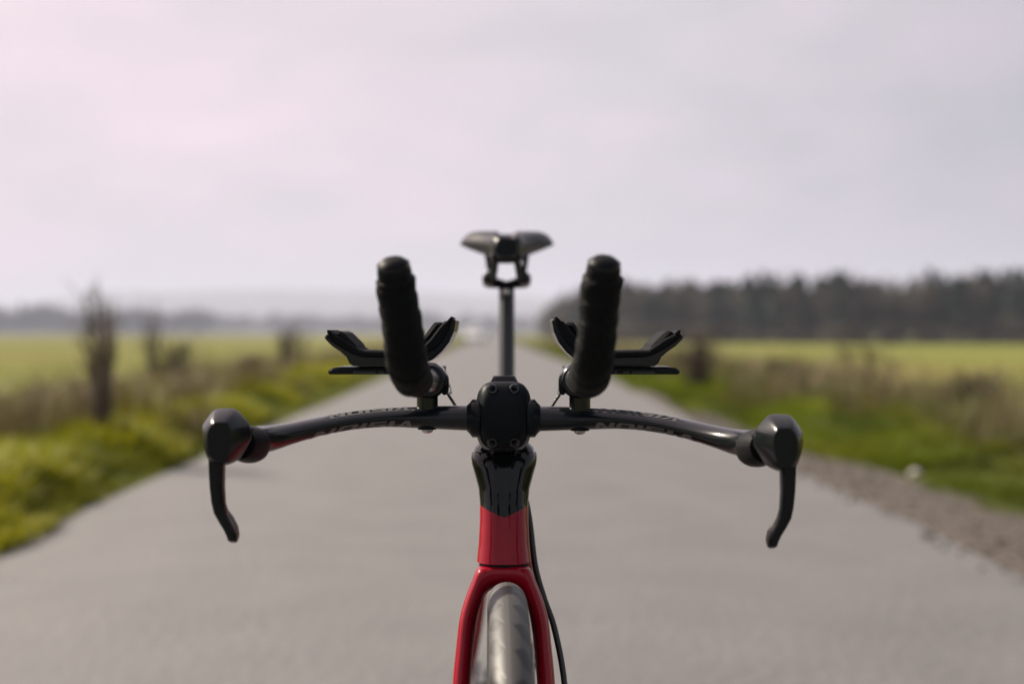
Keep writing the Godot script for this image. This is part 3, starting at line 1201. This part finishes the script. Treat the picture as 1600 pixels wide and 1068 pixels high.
# the bar: from the stem out and forward to the lever; returns centre and radii at a station
func bar_tables() -> Array:
	var c := [mm(0, 799, -100), mm(27, 799, -100), mm(66, 799.2, -99), mm(99, 799, -95), mm(128, 796.6, -84), mm(152, 792.6, -68), mm(171, 788.4, -47), mm(184, 786, -24), mm(192, 787, 0), mm(196, 790, 26)]
	var r := [Vector2(15, 11), Vector2(13, 10.6), Vector2(13, 9.2), Vector2(15, 7.8), Vector2(15, 7.4), Vector2(13.5, 7.6), Vector2(11.5, 8.6), Vector2(10.5, 10.2), Vector2(10.5, 10.5), Vector2(10, 10)]
	return [smooth_path(c, 8), smooth_path(r, 8)]


func bar_skin(t: float, phi: float, s: float, lift: float) -> Vector3:
	# t runs from the stem outward in millimetres of x; phi 0 faces the camera, 90 degrees up
	var tab := bar_tables()
	var c: Array = tab[0]
	var r: Array = tab[1]
	var i := 0
	while i < c.size() - 2 and c[i + 1].x * 1000.0 < t:
		i += 1
	var k: float = clampf((t * 0.001 - c[i].x) / maxf(c[i + 1].x - c[i].x, 1e-6), 0, 1)
	var p: Vector3 = c[i].lerp(c[i + 1], k)
	var q: Vector2 = r[i].lerp(r[i + 1], k)
	var f: Vector3 = (c[i + 1] - c[i]).normalized()
	var side: Vector3 = -f.cross(Vector3.UP).normalized()
	if side.z < 0:
		side = -side
	var up: Vector3 = f.cross(side).normalized()
	if up.y < 0:
		up = -up
	var v: Vector3 = p + (side * cos(phi) * (q.x + lift) + up * sin(phi) * (q.y + lift)) * 0.001
	v.x *= s
	v.y -= 0.0078 * v.x
	return v


func base_bar() -> void:
	var tab := bar_tables()
	var path := []
	var radii := []
	for i in range(tab[0].size() - 1, 0, -1):
		path.append(Vector3(-tab[0][i].x, tab[0][i].y + 0.0078 * tab[0][i].x, tab[0][i].z))
		radii.append(tab[1][i] * 0.001)
	for i in tab[0].size():
		path.append(Vector3(tab[0][i].x, tab[0][i].y - 0.0078 * tab[0][i].x, tab[0][i].z))
		radii.append(tab[1][i] * 0.001)
	var st := begin()
	sweep(st, path, radii, 32)
	var bar := part("base_bar", st, "bar_finish", bike)
	for s in [-1, 1]:
		st = begin()
		loft(st, [ring(mm(19.5 * s, 799, -100), mm(0, 0, 15.9), mm(0, 15.9, 0), 32), ring(mm(26.0 * s, 799, -100), mm(0, 0, 15.9), mm(0, 15.9, 0), 32), ring(mm(28.6 * s, 799, -100), mm(0, 0, 13.4), mm(0, 12.6, 0), 32), ring(mm(30.5 * s, 799, -100), mm(0, 0, 13.2), mm(0, 10.8, 0), 32)])
		part("clamp_collar", st, "satin_black", bar)
	lettering(bar)


func glyphs() -> Dictionary:
	return {
		"V": [1.0, [[0, 1, 0.27, 1, 0.5, 0.3, 0.37, 0], [0.37, 0, 0.5, 0.3, 0.5, 0.3, 0.5, 0], [1, 1, 0.63, 0, 0.5, 0.3, 0.73, 1], [0.5, 0, 0.5, 0.3, 0.5, 0.3, 0.63, 0]]],
		"I": [0.30, [[0, 1, 0.30, 1, 0.30, 0, 0, 0]]],
		"S": [0.95, [[0, 1, 0.95, 1, 0.95, 0.79, 0, 0.79], [0, 0.79, 0.28, 0.79, 0.28, 0.605, 0, 0.605], [0, 0.605, 0.95, 0.605, 0.95, 0.395, 0, 0.395], [0.67, 0.395, 0.95, 0.395, 0.95, 0.21, 0.67, 0.21], [0, 0.21, 0.95, 0.21, 0.95, 0, 0, 0]]],
		"O": [1.0, [[0.1, 1, 0.9, 1, 0.9, 0.78, 0.1, 0.78], [0.1, 0.22, 0.9, 0.22, 0.9, 0, 0.1, 0], [0, 0.9, 0.1, 1, 0.28, 0.78, 0.28, 0.22], [0, 0.1, 0, 0.9, 0.28, 0.22, 0.1, 0], [0.9, 1, 1, 0.9, 0.72, 0.22, 0.72, 0.78], [1, 0.9, 1, 0.1, 0.9, 0, 0.72, 0.22]]],
		"N": [1.0, [[0, 1, 0.28, 1, 0.28, 0, 0, 0], [0.72, 1, 1, 1, 1, 0, 0.72, 0], [0.28, 1, 0.72, 0.36, 0.72, 0, 0.28, 0.64]]],
	}


func lettering(bar: Node) -> void:
	var G := glyphs()
	for s in [-1, 1]:
		for row in 2:
			var st := begin()
			st.set_smooth_group(1)
			# rows: below, facing forward and down; above, on the top of the bar
			var phi0: float = deg_to_rad(-14.0 if row == 0 else 88.0)   # foot of the letters, since they hang upside down
			var phi1: float = deg_to_rad(-62.0 if row == 0 else 46.0)
			var total := 0.0
			for ch in "VISION":
				total += G[ch][0] + 0.16
			var at := 0.0
			var x0 := 74.0 if row == 0 else 78.0
			var x1 := 163.0 if row == 0 else 146.0
			for ch in "VISION":
				var g: Array = G[ch]
				for q in g[1]:
					var steps := 5
					for i in steps:
						for j in steps:
							var pts := []
							for c in [[i, j], [i + 1, j], [i + 1, j + 1], [i, j + 1]]:
								var a: float = float(c[0]) / steps
								var b: float = float(c[1]) / steps
								var e0 := Vector2(q[0], q[1]).lerp(Vector2(q[2], q[3]), a)
								var e1 := Vector2(q[6], q[7]).lerp(Vector2(q[4], q[5]), a)
								var p := e0.lerp(e1, b)
								# reading direction runs towards the left of the photo, tops downward
								var along_: float = (at + p.x + 0.22 * (p.y - 0.5)) / total
								var t: float = lerpf(x1, x0, along_) if s > 0 else lerpf(x0, x1, along_)
								var phi: float = lerpf(phi0, phi1, p.y) if row == 0 else lerpf(phi1, phi0, 1.0 - p.y)
								pts.append(bar_skin(t, phi, s, 0.25))
							quad(st, pts[0], pts[1], pts[2], pts[3], false)
				at += g[0] + 0.16
			part("lettering", st, "print_grey" if row == 0 else "print_dark", bar)


func brake_lever(s: int) -> void:
	# front-view outlines in pixels of the left lever about (787, 520), scaled to millimetres at its distance
	var k := 0.4635
	var to := func(px: float, py: float, z: float) -> Vector3:
		var dd: float = (1084.0 - z) / 2222.0
		var x: float = -s * (px - 785.0) * dd
		return mm(x, 870.0 - (py - 520.0) * dd - 0.0055 * x + (-1.0 if s > 0 else 1.0), z)
	var shape := func(pts: Array, z: float) -> PackedVector3Array:
		var out := PackedVector3Array()
		for p in pts:
			out.append(to.call(p[0], p[1], z + p[2]))
		return out
	var st := begin()
	var back := [[334, 643, 0], [368, 642, 0], [391, 668, 0], [393, 690, 0], [374, 722, 0], [355, 732, 0], [325, 727, 0], [316, 700, 0], [314, 671, 0]]
	var front := [[331, 660, 0], [357, 660, 0], [364, 676, 0], [364, 694, 0], [359, 718, 0], [353, 729, 0], [327, 726, 0], [320, 700, 0], [320, 676, 0]]
	var rear := [[345, 664, 0], [366, 663, 0], [384, 672, 0], [389, 690, 0], [381, 708, 0], [368, 718, 0], [345, 714, 0], [334, 700, 0], [332, 678, 0]]
	var soften := func(pts: Array, r: float) -> Array:
		var out := pts
		for pass_ in 2:
			var nxt := []
			for i in out.size():
				var p := Vector3(out[i][0], out[i][1], out[i][2])
				var q0 := Vector3(out[i - 1][0], out[i - 1][1], out[i - 1][2])
				var q1 := Vector3(out[(i + 1) % out.size()][0], out[(i + 1) % out.size()][1], out[(i + 1) % out.size()][2])
				var amount: float = r if pass_ == 0 else 0.25
				for q in [p.lerp(q0, amount), p.lerp(q1, amount)]:
					nxt.append([q.x, q.y, q.z])
			out = nxt
		return out
	var inset := []
	for p in front:
		inset.append([lerpf(p[0], 342.0, 0.16), lerpf(p[1], 694.0, 0.12), 0])
	var wide := []
	for i in back.size():
		wide.append([lerpf(back[i][0], front[i][0], 0.06), lerpf(back[i][1], front[i][1], 0.06), 0])
	loft(st, [shape.call(soften.call(rear, 0.14), 10.0), shape.call(soften.call(back, 0.14), 33.0), shape.call(soften.call(back, 0.14), 36.5), shape.call(soften.call(wide, 0.14), 39.0), shape.call(soften.call(front, 0.16), 56.5), shape.call(soften.call(inset, 0.18), 59.0)], true, true)
	var hood := part("brake_lever", st, "hood_shell", bike)
	# rubber sleeve on the bar end
	st = begin()
	var path := []
	var rr := []
	var tab := bar_tables()
	for q in [[190.2, 11.5], [190.6, 13.4], [191.8, 14.2], [193.5, 14.3], [195.0, 13.4], [195.9, 12.0]]:
		var c := Vector3.ZERO
		for i in tab[0].size() - 1:
			if tab[0][i].x * 1000.0 <= q[0]:
				var kk: float = clampf((q[0] * 0.001 - tab[0][i].x) / (tab[0][i + 1].x - tab[0][i].x), 0, 1)
				c = tab[0][i].lerp(tab[0][i + 1], kk)
		path.append(Vector3(c.x * s, c.y - 0.0078 * c.x * s - 0.0035, c.z))
		rr.append(Vector2(q[1], q[1]) * 0.001)
	sweep(st, path, rr, 28)
	part("rubber_sleeve", st, "hood_rubber", hood)
	# blade: thick strip that bends inward near its end
	st = begin()
	var rings := []
	for q in [[339, 712, 13, 46, 9], [338.5, 735, 12, 45, 9], [339, 765, 11, 42, 8.5], [341, 790, 10.5, 38, 8], [345, 806, 11, 35.5, 8], [352, 820, 10.5, 33.5, 7.5], [359, 833, 9.5, 32.5, 7], [362.5, 843, 8.5, 32, 6.5], [363, 849, 7.5, 31.5, 5.5], [363, 851.5, 4.5, 31.5, 3.5]]:
		var a: Vector3 = to.call(q[0], q[1], q[3])
		var hx: float = q[2] * k
		rings.append(ring(a, mm(hx * s, hx * 0.0, 0), mm(0, 1.0, q[4]), 20, 3.2))
	loft(st, rings)
	part("lever_blade", st, "hood_shell", hood)
	# bare alloy back of the blade, showing where it bends inward
	st = begin()
	rings = []
	for q in [[347, 792, 4.0, 34], [351, 803, 6, 30], [357, 812, 7, 28], [364, 826, 7, 27.5], [368, 838, 5, 27.5], [369, 846, 3, 28]]:
		var a: Vector3 = to.call(q[0], q[1], q[3])
		rings.append(ring(a, mm(q[2] * k * s, 0, 0), mm(0, 0, 4.5), 12, 2.6))
	loft(st, rings)
	part("blade_back", st, "lever_alloy", hood)
	# pivot screw on the inner side
	st = begin()
	var pv: Vector3 = to.call(391, 676, 32.0)
	lathe(st, [Vector2(0, -0.003), Vector2(0.0022, -0.003), Vector2(0.0022, 0.0016), Vector2(0.0014, 0.0022), Vector2(0, 0.0022)], pv, Vector3(-s, 0.3, 0.6).normalized(), 14)
	part("pivot_screw", st, "dark_steel", hood)


func extension(s: int) -> void:
	var d: float = 2.0 if s < 0 else 0.0
	# centre line: from behind the arm rest forward, then up
	var raw := [mm(61.5, 828.5, -225), mm(61.5, 830, -120), mm(61.5, 833, -20), mm(61.6, 837, 55), mm(62.0, 840.5, 86), mm(62.6, 848, 104), mm(63.5, 861, 116), mm(64.8, 880, 127), mm(66.3, 899, 137), mm(67.6, 915.5, 145)]
	for i in raw.size():
		raw[i].x = (raw[i].x + d * 0.001 * (1.0 + maxf(0.0, raw[i].y - 0.838) * 12.0)) * s
		if s > 0:
			raw[i].y += 0.0006
			raw[i].z += 0.006
	var path := smooth_path(raw, 14)
	var st := begin()
	var rr := []
	for i in path.size():
		rr.append(Vector2(11.1, 11.1) * 0.001)
	sweep(st, path, rr, 24, Vector3.RIGHT)
	var ext := part("aero_extension", st, "bar_finish", bike)
	# wrapped tape: overlapping turns make soft ridges
	st = begin()
	var rings := []
	var first := -1
	var length := 0.0
	var fine := smooth_path(raw, 40)
	for i in fine.size():
		if i > 0:
			length += fine[i].distance_to(fine[i - 1]) * 1000.0
		if fine[i].z < 0.045 or i % 2:
			continue
		if fine[i].y > 0.9065:
			break
		if first < 0:
			first = i
		var f: Vector3 = (fine[mini(i + 1, fine.size() - 1)] - fine[maxi(i - 1, 0)]).normalized()
		var a: Vector3 = Vector3.RIGHT - f * f.dot(Vector3.RIGHT)
		a = a.normalized()
		var b: Vector3 = a.cross(f).normalized()
		var r := PackedVector3Array()
		for j in 32:
			var t: float = TAU * j / 32.0
			var turn: float = fposmod(length / 15.0 + t / TAU * s + 0.1 * sin(t * 2.0 + length * 0.05), 1.0)
			var rad: float = 13.4 + 0.75 * smoothstep(0.0, 0.75, turn) * (1.0 - smoothstep(0.86, 1.0, turn)) + 0.35 * sin(t * 3.0 + length * 0.11)
			rad += 0.5 * sin(length * 0.045 + 1.0 * s)
			r.append(fine[i] + (a * cos(t) + b * sin(t)) * rad * 0.001)
		rings.append(r)
	# tuck the upper end in
	var end: PackedVector3Array = rings[-1].duplicate()
	var cc := Vector3.ZERO
	for p in end:
		cc += p
	cc /= end.size()
	var fd: Vector3 = (path[-1] - path[-3]).normalized()
	for j in end.size():
		end[j] = cc + (end[j] - cc) * 0.82 + fd * 0.0015
	rings.append(end)
	loft(st, rings)
	part("grip_tape", st, "tape", ext)
	# domed end plug
	st = begin()
	var tip: Vector3 = path[-1]
	var base: Vector3 = tip - fd * 0.014
	rings = []
	var a2: Vector3 = (Vector3.RIGHT - fd * fd.dot(Vector3.RIGHT)).normalized()
	var b2: Vector3 = a2.cross(fd)
	for q in [[0.0, 11.7], [8.0, 11.6], [12.0, 11.1], [15.0, 9.6], [17.0, 7.2], [18.0, 4.0], [18.2, 1.0]]:
		rings.append(ring(base + fd * q[0] * 0.001, a2 * q[1] * 0.001, b2 * q[1] * 0.001, 28))
	loft(st, rings)
	part("end_plug", st, "hood_rubber", ext)
	# clamp: ring round the extension, post down to the bar
	st = begin()
	var cz := -104.0
	var cx: float = 61.5 * s
	rings = []
	for q in [[-16.0, 12.6], [-14.0, 14.6], [14.0, 14.6], [16.0, 12.6]]:
		rings.append(ring(mm(cx, 830.5, cz + q[0]), mm(q[1], 0, 0), mm(0, q[1], 0), 32))
	loft(st, rings)
	var cl := part("extension_clamp", st, "bar_finish", bike)
	st = begin()
	lathe(st, [Vector2(0.0005, -0.013), Vector2(0.0088, -0.013), Vector2(0.0088, 0.018), Vector2(0.0105, 0.024), Vector2(0.0005, 0.024)], mm(63.5 * s, 799.0 + 13.0, -99), Vector3.UP, 24, false)
	part("riser_post", st, "bar_finish", cl)
	st = begin()
	# ear with the pinch bolt on the inner side
	loft(st, [ring(mm(49.0 * s, 827, cz - 9), mm(3.0, 0, 0), mm(0, 8.5, 0), 16, 3.0), ring(mm(49.0 * s, 827, cz + 9), mm(3.0, 0, 0), mm(0, 8.5, 0), 16, 3.0)])
	part("clamp_ear", st, "matte_black", cl)
	st = begin()
	lathe(st, [Vector2(0.0001, -0.002), Vector2(0.0052, -0.002), Vector2(0.0052, 0.001), Vector2(0.0042, 0.003), Vector2(0.002, 0.004), Vector2(0.0001, 0.0042)], mm(63.5 * s, 790.2 - 0.5 * s, -97.5), Vector3.DOWN, 20, true)
	part("dome_bolt", st, "steel", cl)
	st = begin()
	lathe(st, [Vector2(0.0001, -0.001), Vector2(0.0085, -0.001), Vector2(0.0078, 0.0022), Vector2(0.0001, 0.0022)], mm(63.5 * s, 791.6 - 0.5 * s, -98), Vector3.DOWN, 20)
	part("washer", st, "matte_black", cl)


func arm_rest(s: int) -> void:
	var f := 0.567
	var poly := func(pts: Array) -> Array:
		var out := []
		for p in pts:
			out.append(Vector2((p[0] - 787.0) * f * s, 870.0 - (p[1] - 520.0) * f) * 0.001)
		return out
	# shell: thin curved cup, inner wing up to the left, outer wing to the right
	var st := begin()
	var shell := [[860, 501], [863, 518], [870, 534], [882, 549], [896, 561], [914, 568], [940, 570.5], [1016, 570.5], [1022, 566], [1026, 557], [1036, 548], [1048, 540], [1058, 530], [1060, 526], [1057, 523], [1045, 533], [1030, 543], [1015, 551], [1000, 555], [960, 556], [930, 556], [908, 552], [893, 543], [882, 531], [873, 515], [868, 501], [864, 498]]
	prism(st, poly.call(shell), -0.225, -0.140, 0.0012)
	var cup := part("arm_rest", st, "bar_finish", bike)
	# foam pad inside
	st = begin()
	var pad := [[865, 501], [870, 516], [880, 533], [892, 545], [908, 553.5], [930, 557], [1000, 557], [1016, 552.5], [1032, 543.5], [1047, 533], [1058, 524], [1052, 519], [1034, 527], [1018, 538], [1006, 546], [965, 547], [925, 547], [910, 540], [899, 529], [886, 512], [878, 503], [870, 500]]
	prism(st, poly.call(pad), -0.222, -0.1385, 0.0015)
	part("pad_base", st, "foam", cup)
	st = begin()
	var cush := [[1010, 545], [1013, 538], [1031, 520], [1037, 517], [1043, 517.5], [1046, 521], [1034, 533], [1018, 544]]
	prism(st, poly.call(cush), -0.219, -0.1425, 0.003)
	part("outer_cushion", st, "foam", cup)
	st = begin()
	var cush2 := [[881, 506], [884, 503.5], [893, 504], [898, 510], [908, 524], [918, 537], [914, 541], [904, 534], [893, 522]]
	prism(st, poly.call(cush2), -0.219, -0.1425, 0.003)
	part("inner_cushion", st, "foam", cup)
	# little hook-and-loop tabs standing up at the wing tips
	for t in [[[863.5, 497], [867, 494.8], [871, 499], [877, 506], [873, 509], [866, 501]], [[1046, 521], [1051, 515.5], [1055, 515.5], [1055.5, 519], [1051, 525]]]:
		st = begin()
		prism(st, poly.call(t), -0.20, -0.1375, 0.0006)
		part("pad_tab", st, "foam", cup)
	# bracket plate below, with adjustment holes along its front edge
	st = begin()
	var plate := [[880, 572], [1040, 572], [1050, 573.5], [1056, 577], [1057, 581], [1054, 583.5], [880, 583.5]]
	prism(st, poly.call(plate), -0.205, -0.150, 0.0015)
	var br := part("bracket_plate", st, "satin_black", cup)
	for q in [[955, 961], [970, 979], [983, 1018]]:
		st = begin()
		prism(st, poly.call([[q[0], 578], [q[1], 578], [q[1], 582.5], [q[0], 582.5]]), -0.1515, -0.1492, 0.0003)
		part("adjusting_slot", st, "hose", cup)


func seat() -> void:
	# saddle: [z, half width, top, side edge height, bottom of nose/centre]
	var st := begin()
	var k := [[-648, 13, 982, 975, 964], [-655, 17.5, 988, 981, 962], [-680, 19.5, 992, 984, 962], [-715, 21, 994, 985, 964], [-750, 24, 996, 986, 966], [-785, 32, 1000, 986, 968], [-815, 45, 1004, 989, 967], [-845, 58, 1008, 992, 968], [-880, 65, 1010.5, 993, 971], [-905, 65, 1011, 994, 980], [-918, 52, 1009, 997, 992]]
	var rings := []
	for q in k:
		var z: float = q[0]
		var w: float = q[1]
		var r := PackedVector3Array()
		var groove: float = (q[2] - 985.0) * smoothstep(-919.0, -880.0, z)
		# over the top from right to left, then back underneath
		for i in 41:
			var t: float = 1.0 - 2.0 * i / 40.0
			var x: float = t * w
			var y: float = q[2] - (q[2] - q[3]) * pow(absf(t), 8.0)
			y -= groove * (1.0 - smoothstep(8.5, 12.0, absf(x)))
			r.append(mm(x, y, z))
		for i in 31:
			var t: float = -1.0 + 2.0 * i / 30.0
			var x: float = t * w * 0.985
			var side: float = q[3] - 2.0
			var y: float = lerpf(q[4], side, pow(absf(t), 1.5)) if w > 26.0 else lerpf(q[4], q[3] - 5.0, pow(absf(t), 6.0))
			r.append(mm(x, y, z))
		rings.append(r)
	loft(st, rings)
	var sad := part("saddle", st, "saddle_cover", bike)
	# shell fin under the nose that the rails plug into
	st = begin()
	loft(st, [ring(mm(0, 964, -664), mm(18, 0, 0), mm(0, 4, 0), 20, 3.5), ring(mm(0, 964, -700), mm(20, 0, 0), mm(0, 7, 0), 20, 3.5), ring(mm(0, 970, -760), mm(22, 0, 0), mm(0, 6, 0), 20, 3.5)])
	part("nose_socket", st, "matte_black", sad)
	for s in [-1, 1]:
		st = begin()
		tube(st, [mm(13.0 * s, 964, -668), mm(14.2 * s, 955, -695), mm(16.5 * s, 944, -740), mm(18 * s, 940, -800), mm(22 * s, 950, -850), mm(28 * s, 986, -890)], 0.0043, 14, 8)
		part("rail", st, "matte_black", sad)
	# post and clamp
	st = begin()
	var p := smooth_path([mm(0, 740, -722), mm(0, 840, -756), mm(0, 900, -777), mm(0, 920, -784)], 8)
	var rr := []
	for i in p.size():
		rr.append(Vector2(10.3, 18.0) * 0.001)
	sweep(st, p, rr, 32, Vector3.BACK, true, 2.6)
	var post := part("seatpost", st, "post_finish", bike)
	st = begin()
	loft(st, [ring(mm(0, 918, -788), mm(9.5, 0, 0), mm(0, 0, 15), 20, 3.0), ring(mm(0, 930, -791), mm(10.5, 0, 0), mm(0, 0, 16), 20, 3.0), ring(mm(0, 937, -792), mm(16, 0, 0), mm(0, 0, 13), 20, 3.0)])
	loft(st, [ring(mm(-31, 937, -792), mm(0, 5.0, 0), mm(0, 0, 13), 20, 2.4), ring(mm(-24, 937, -792), mm(0, 8.0, 0), mm(0, 0, 17), 20, 2.4), ring(mm(-11, 935.5, -792), mm(0, 6.5, 0), mm(0, 0, 13), 20, 2.4), ring(mm(0, 934, -792), mm(0, 4.2, 0), mm(0, 0, 13), 20, 2.4), ring(mm(11, 935.5, -792), mm(0, 6.5, 0), mm(0, 0, 13), 20, 2.4), ring(mm(24, 937, -792), mm(0, 8.0, 0), mm(0, 0, 17), 20, 2.4), ring(mm(31, 937, -792), mm(0, 5.0, 0), mm(0, 0, 13), 20, 2.4)])
	part("rail_clamp", st, "matte_black", post)
	for s in [-1, 1]:
		st = begin()
		lathe(st, [Vector2(0.0001, -0.012), Vector2(0.0085, -0.012), Vector2(0.0085, 0.004), Vector2(0.0075, 0.007), Vector2(0.005, 0.009), Vector2(0.0001, 0.0098)], mm(23.5 * s, 940.5, -772), Vector3(0, 0.25, 1).normalized(), 22, true)
		part("clamp_boss", st, "bar_finish", post)
	st = begin()
	lathe(st, [Vector2(0.0001, -0.008), Vector2(0.0052, -0.008), Vector2(0.0052, 0.001), Vector2(0.0042, 0.003), Vector2(0.0001, 0.0042)], mm(0, 924, -768), Vector3(0, 0.5, 1).normalized(), 18, true)
	part("post_bolt", st, "steel", post)


func drivetrain() -> void:
	var st := begin()
	# the chain side is on the left of the photo
	lathe(st, [Vector2(0.075, -0.002), Vector2(0.105, -0.002), Vector2(0.105, 0.002), Vector2(0.075, 0.002), Vector2(0.075, -0.002)], mm(-46, 265, -585), Vector3.RIGHT, 48)
	for i in 4:
		var t: float = TAU * i / 4 + 0.4
		limb(st, mm(-47, 265, -585), mm(-47, 265 + 80 * cos(t), -585 + 80 * sin(t)), 0.012, 0.006, Color.WHITE, 8)
	part("chainring", st, "satin_black", bike)
	for s in [-1, 1]:
		st = begin()
		var d: float = s * 1.0
		var end := mm(72 * s, 265 - 20 * d, -585 + 168 * d)
		sweep(st, [mm(52 * s, 265, -585), mm(64 * s, 265 - 8 * d, -585 + 80 * d), end], [Vector2(15, 8) * 0.001, Vector2(12, 7) * 0.001, Vector2(11, 7) * 0.001], 16)
		var c := part("crank_arm", st, "satin_black", bike)
		st = begin()
		loft(st, [ring(end + mm(10 * s, 0, 0), mm(0, 0, 14), mm(0, 5, 0), 16, 3), ring(end + mm(30 * s, 0, 0), mm(0, 0, 34), mm(0, 8, 0), 16, 3), ring(end + mm(62 * s, 0, 0), mm(0, 0, 28), mm(0, 6, 0), 16, 3)])
		part("pedal", st, "matte_black", c)
	st = begin()
	lathe(st, [Vector2(0.012, -0.016), Vector2(0.055, -0.014), Vector2(0.055, -0.010), Vector2(0.024, 0.018), Vector2(0.012, 0.018)], mm(-32, 337.5, -985), Vector3.LEFT, 32)
	part("cassette", st, "dark_steel", bike)
	for y in [1, -1]:
		st = begin()
		tube(st, [mm(-46, 265 + 103 * y, -585), mm(-42, 337.5 - 36 + 36 + 52 * y, -985)], 0.0035, 6, 1)
		part("chain_run", st, "dark_steel", bike)


func hoses() -> void:
	var st := begin()
	tube(st, [mm(8, 745, -200), mm(17, 728, -194), mm(22.5, 704, -187), mm(27.5, 664, -180), mm(35, 637, -172), mm(44.5, 610, -160), mm(52.5, 566, -142), mm(56, 500, -105), mm(53, 430, -78), mm(46, 398, -66)], 0.0027, 12, 8)
	part("brake_hose", st, "hose", bike)
	for s in [-1, 1]:
		st = begin()
		tube(st, [mm(55 * s, 829, -228), mm(53 * s, 822, -250), mm(50 * s, 815, -235), mm(48.5 * s, 817, -150), mm(44 * s, 811, -140), mm(38 * s, 802, -132), mm(34 * s, 798, -128)], 0.0013, 8, 8)
		part("shift_cable", st, "hose", bike)
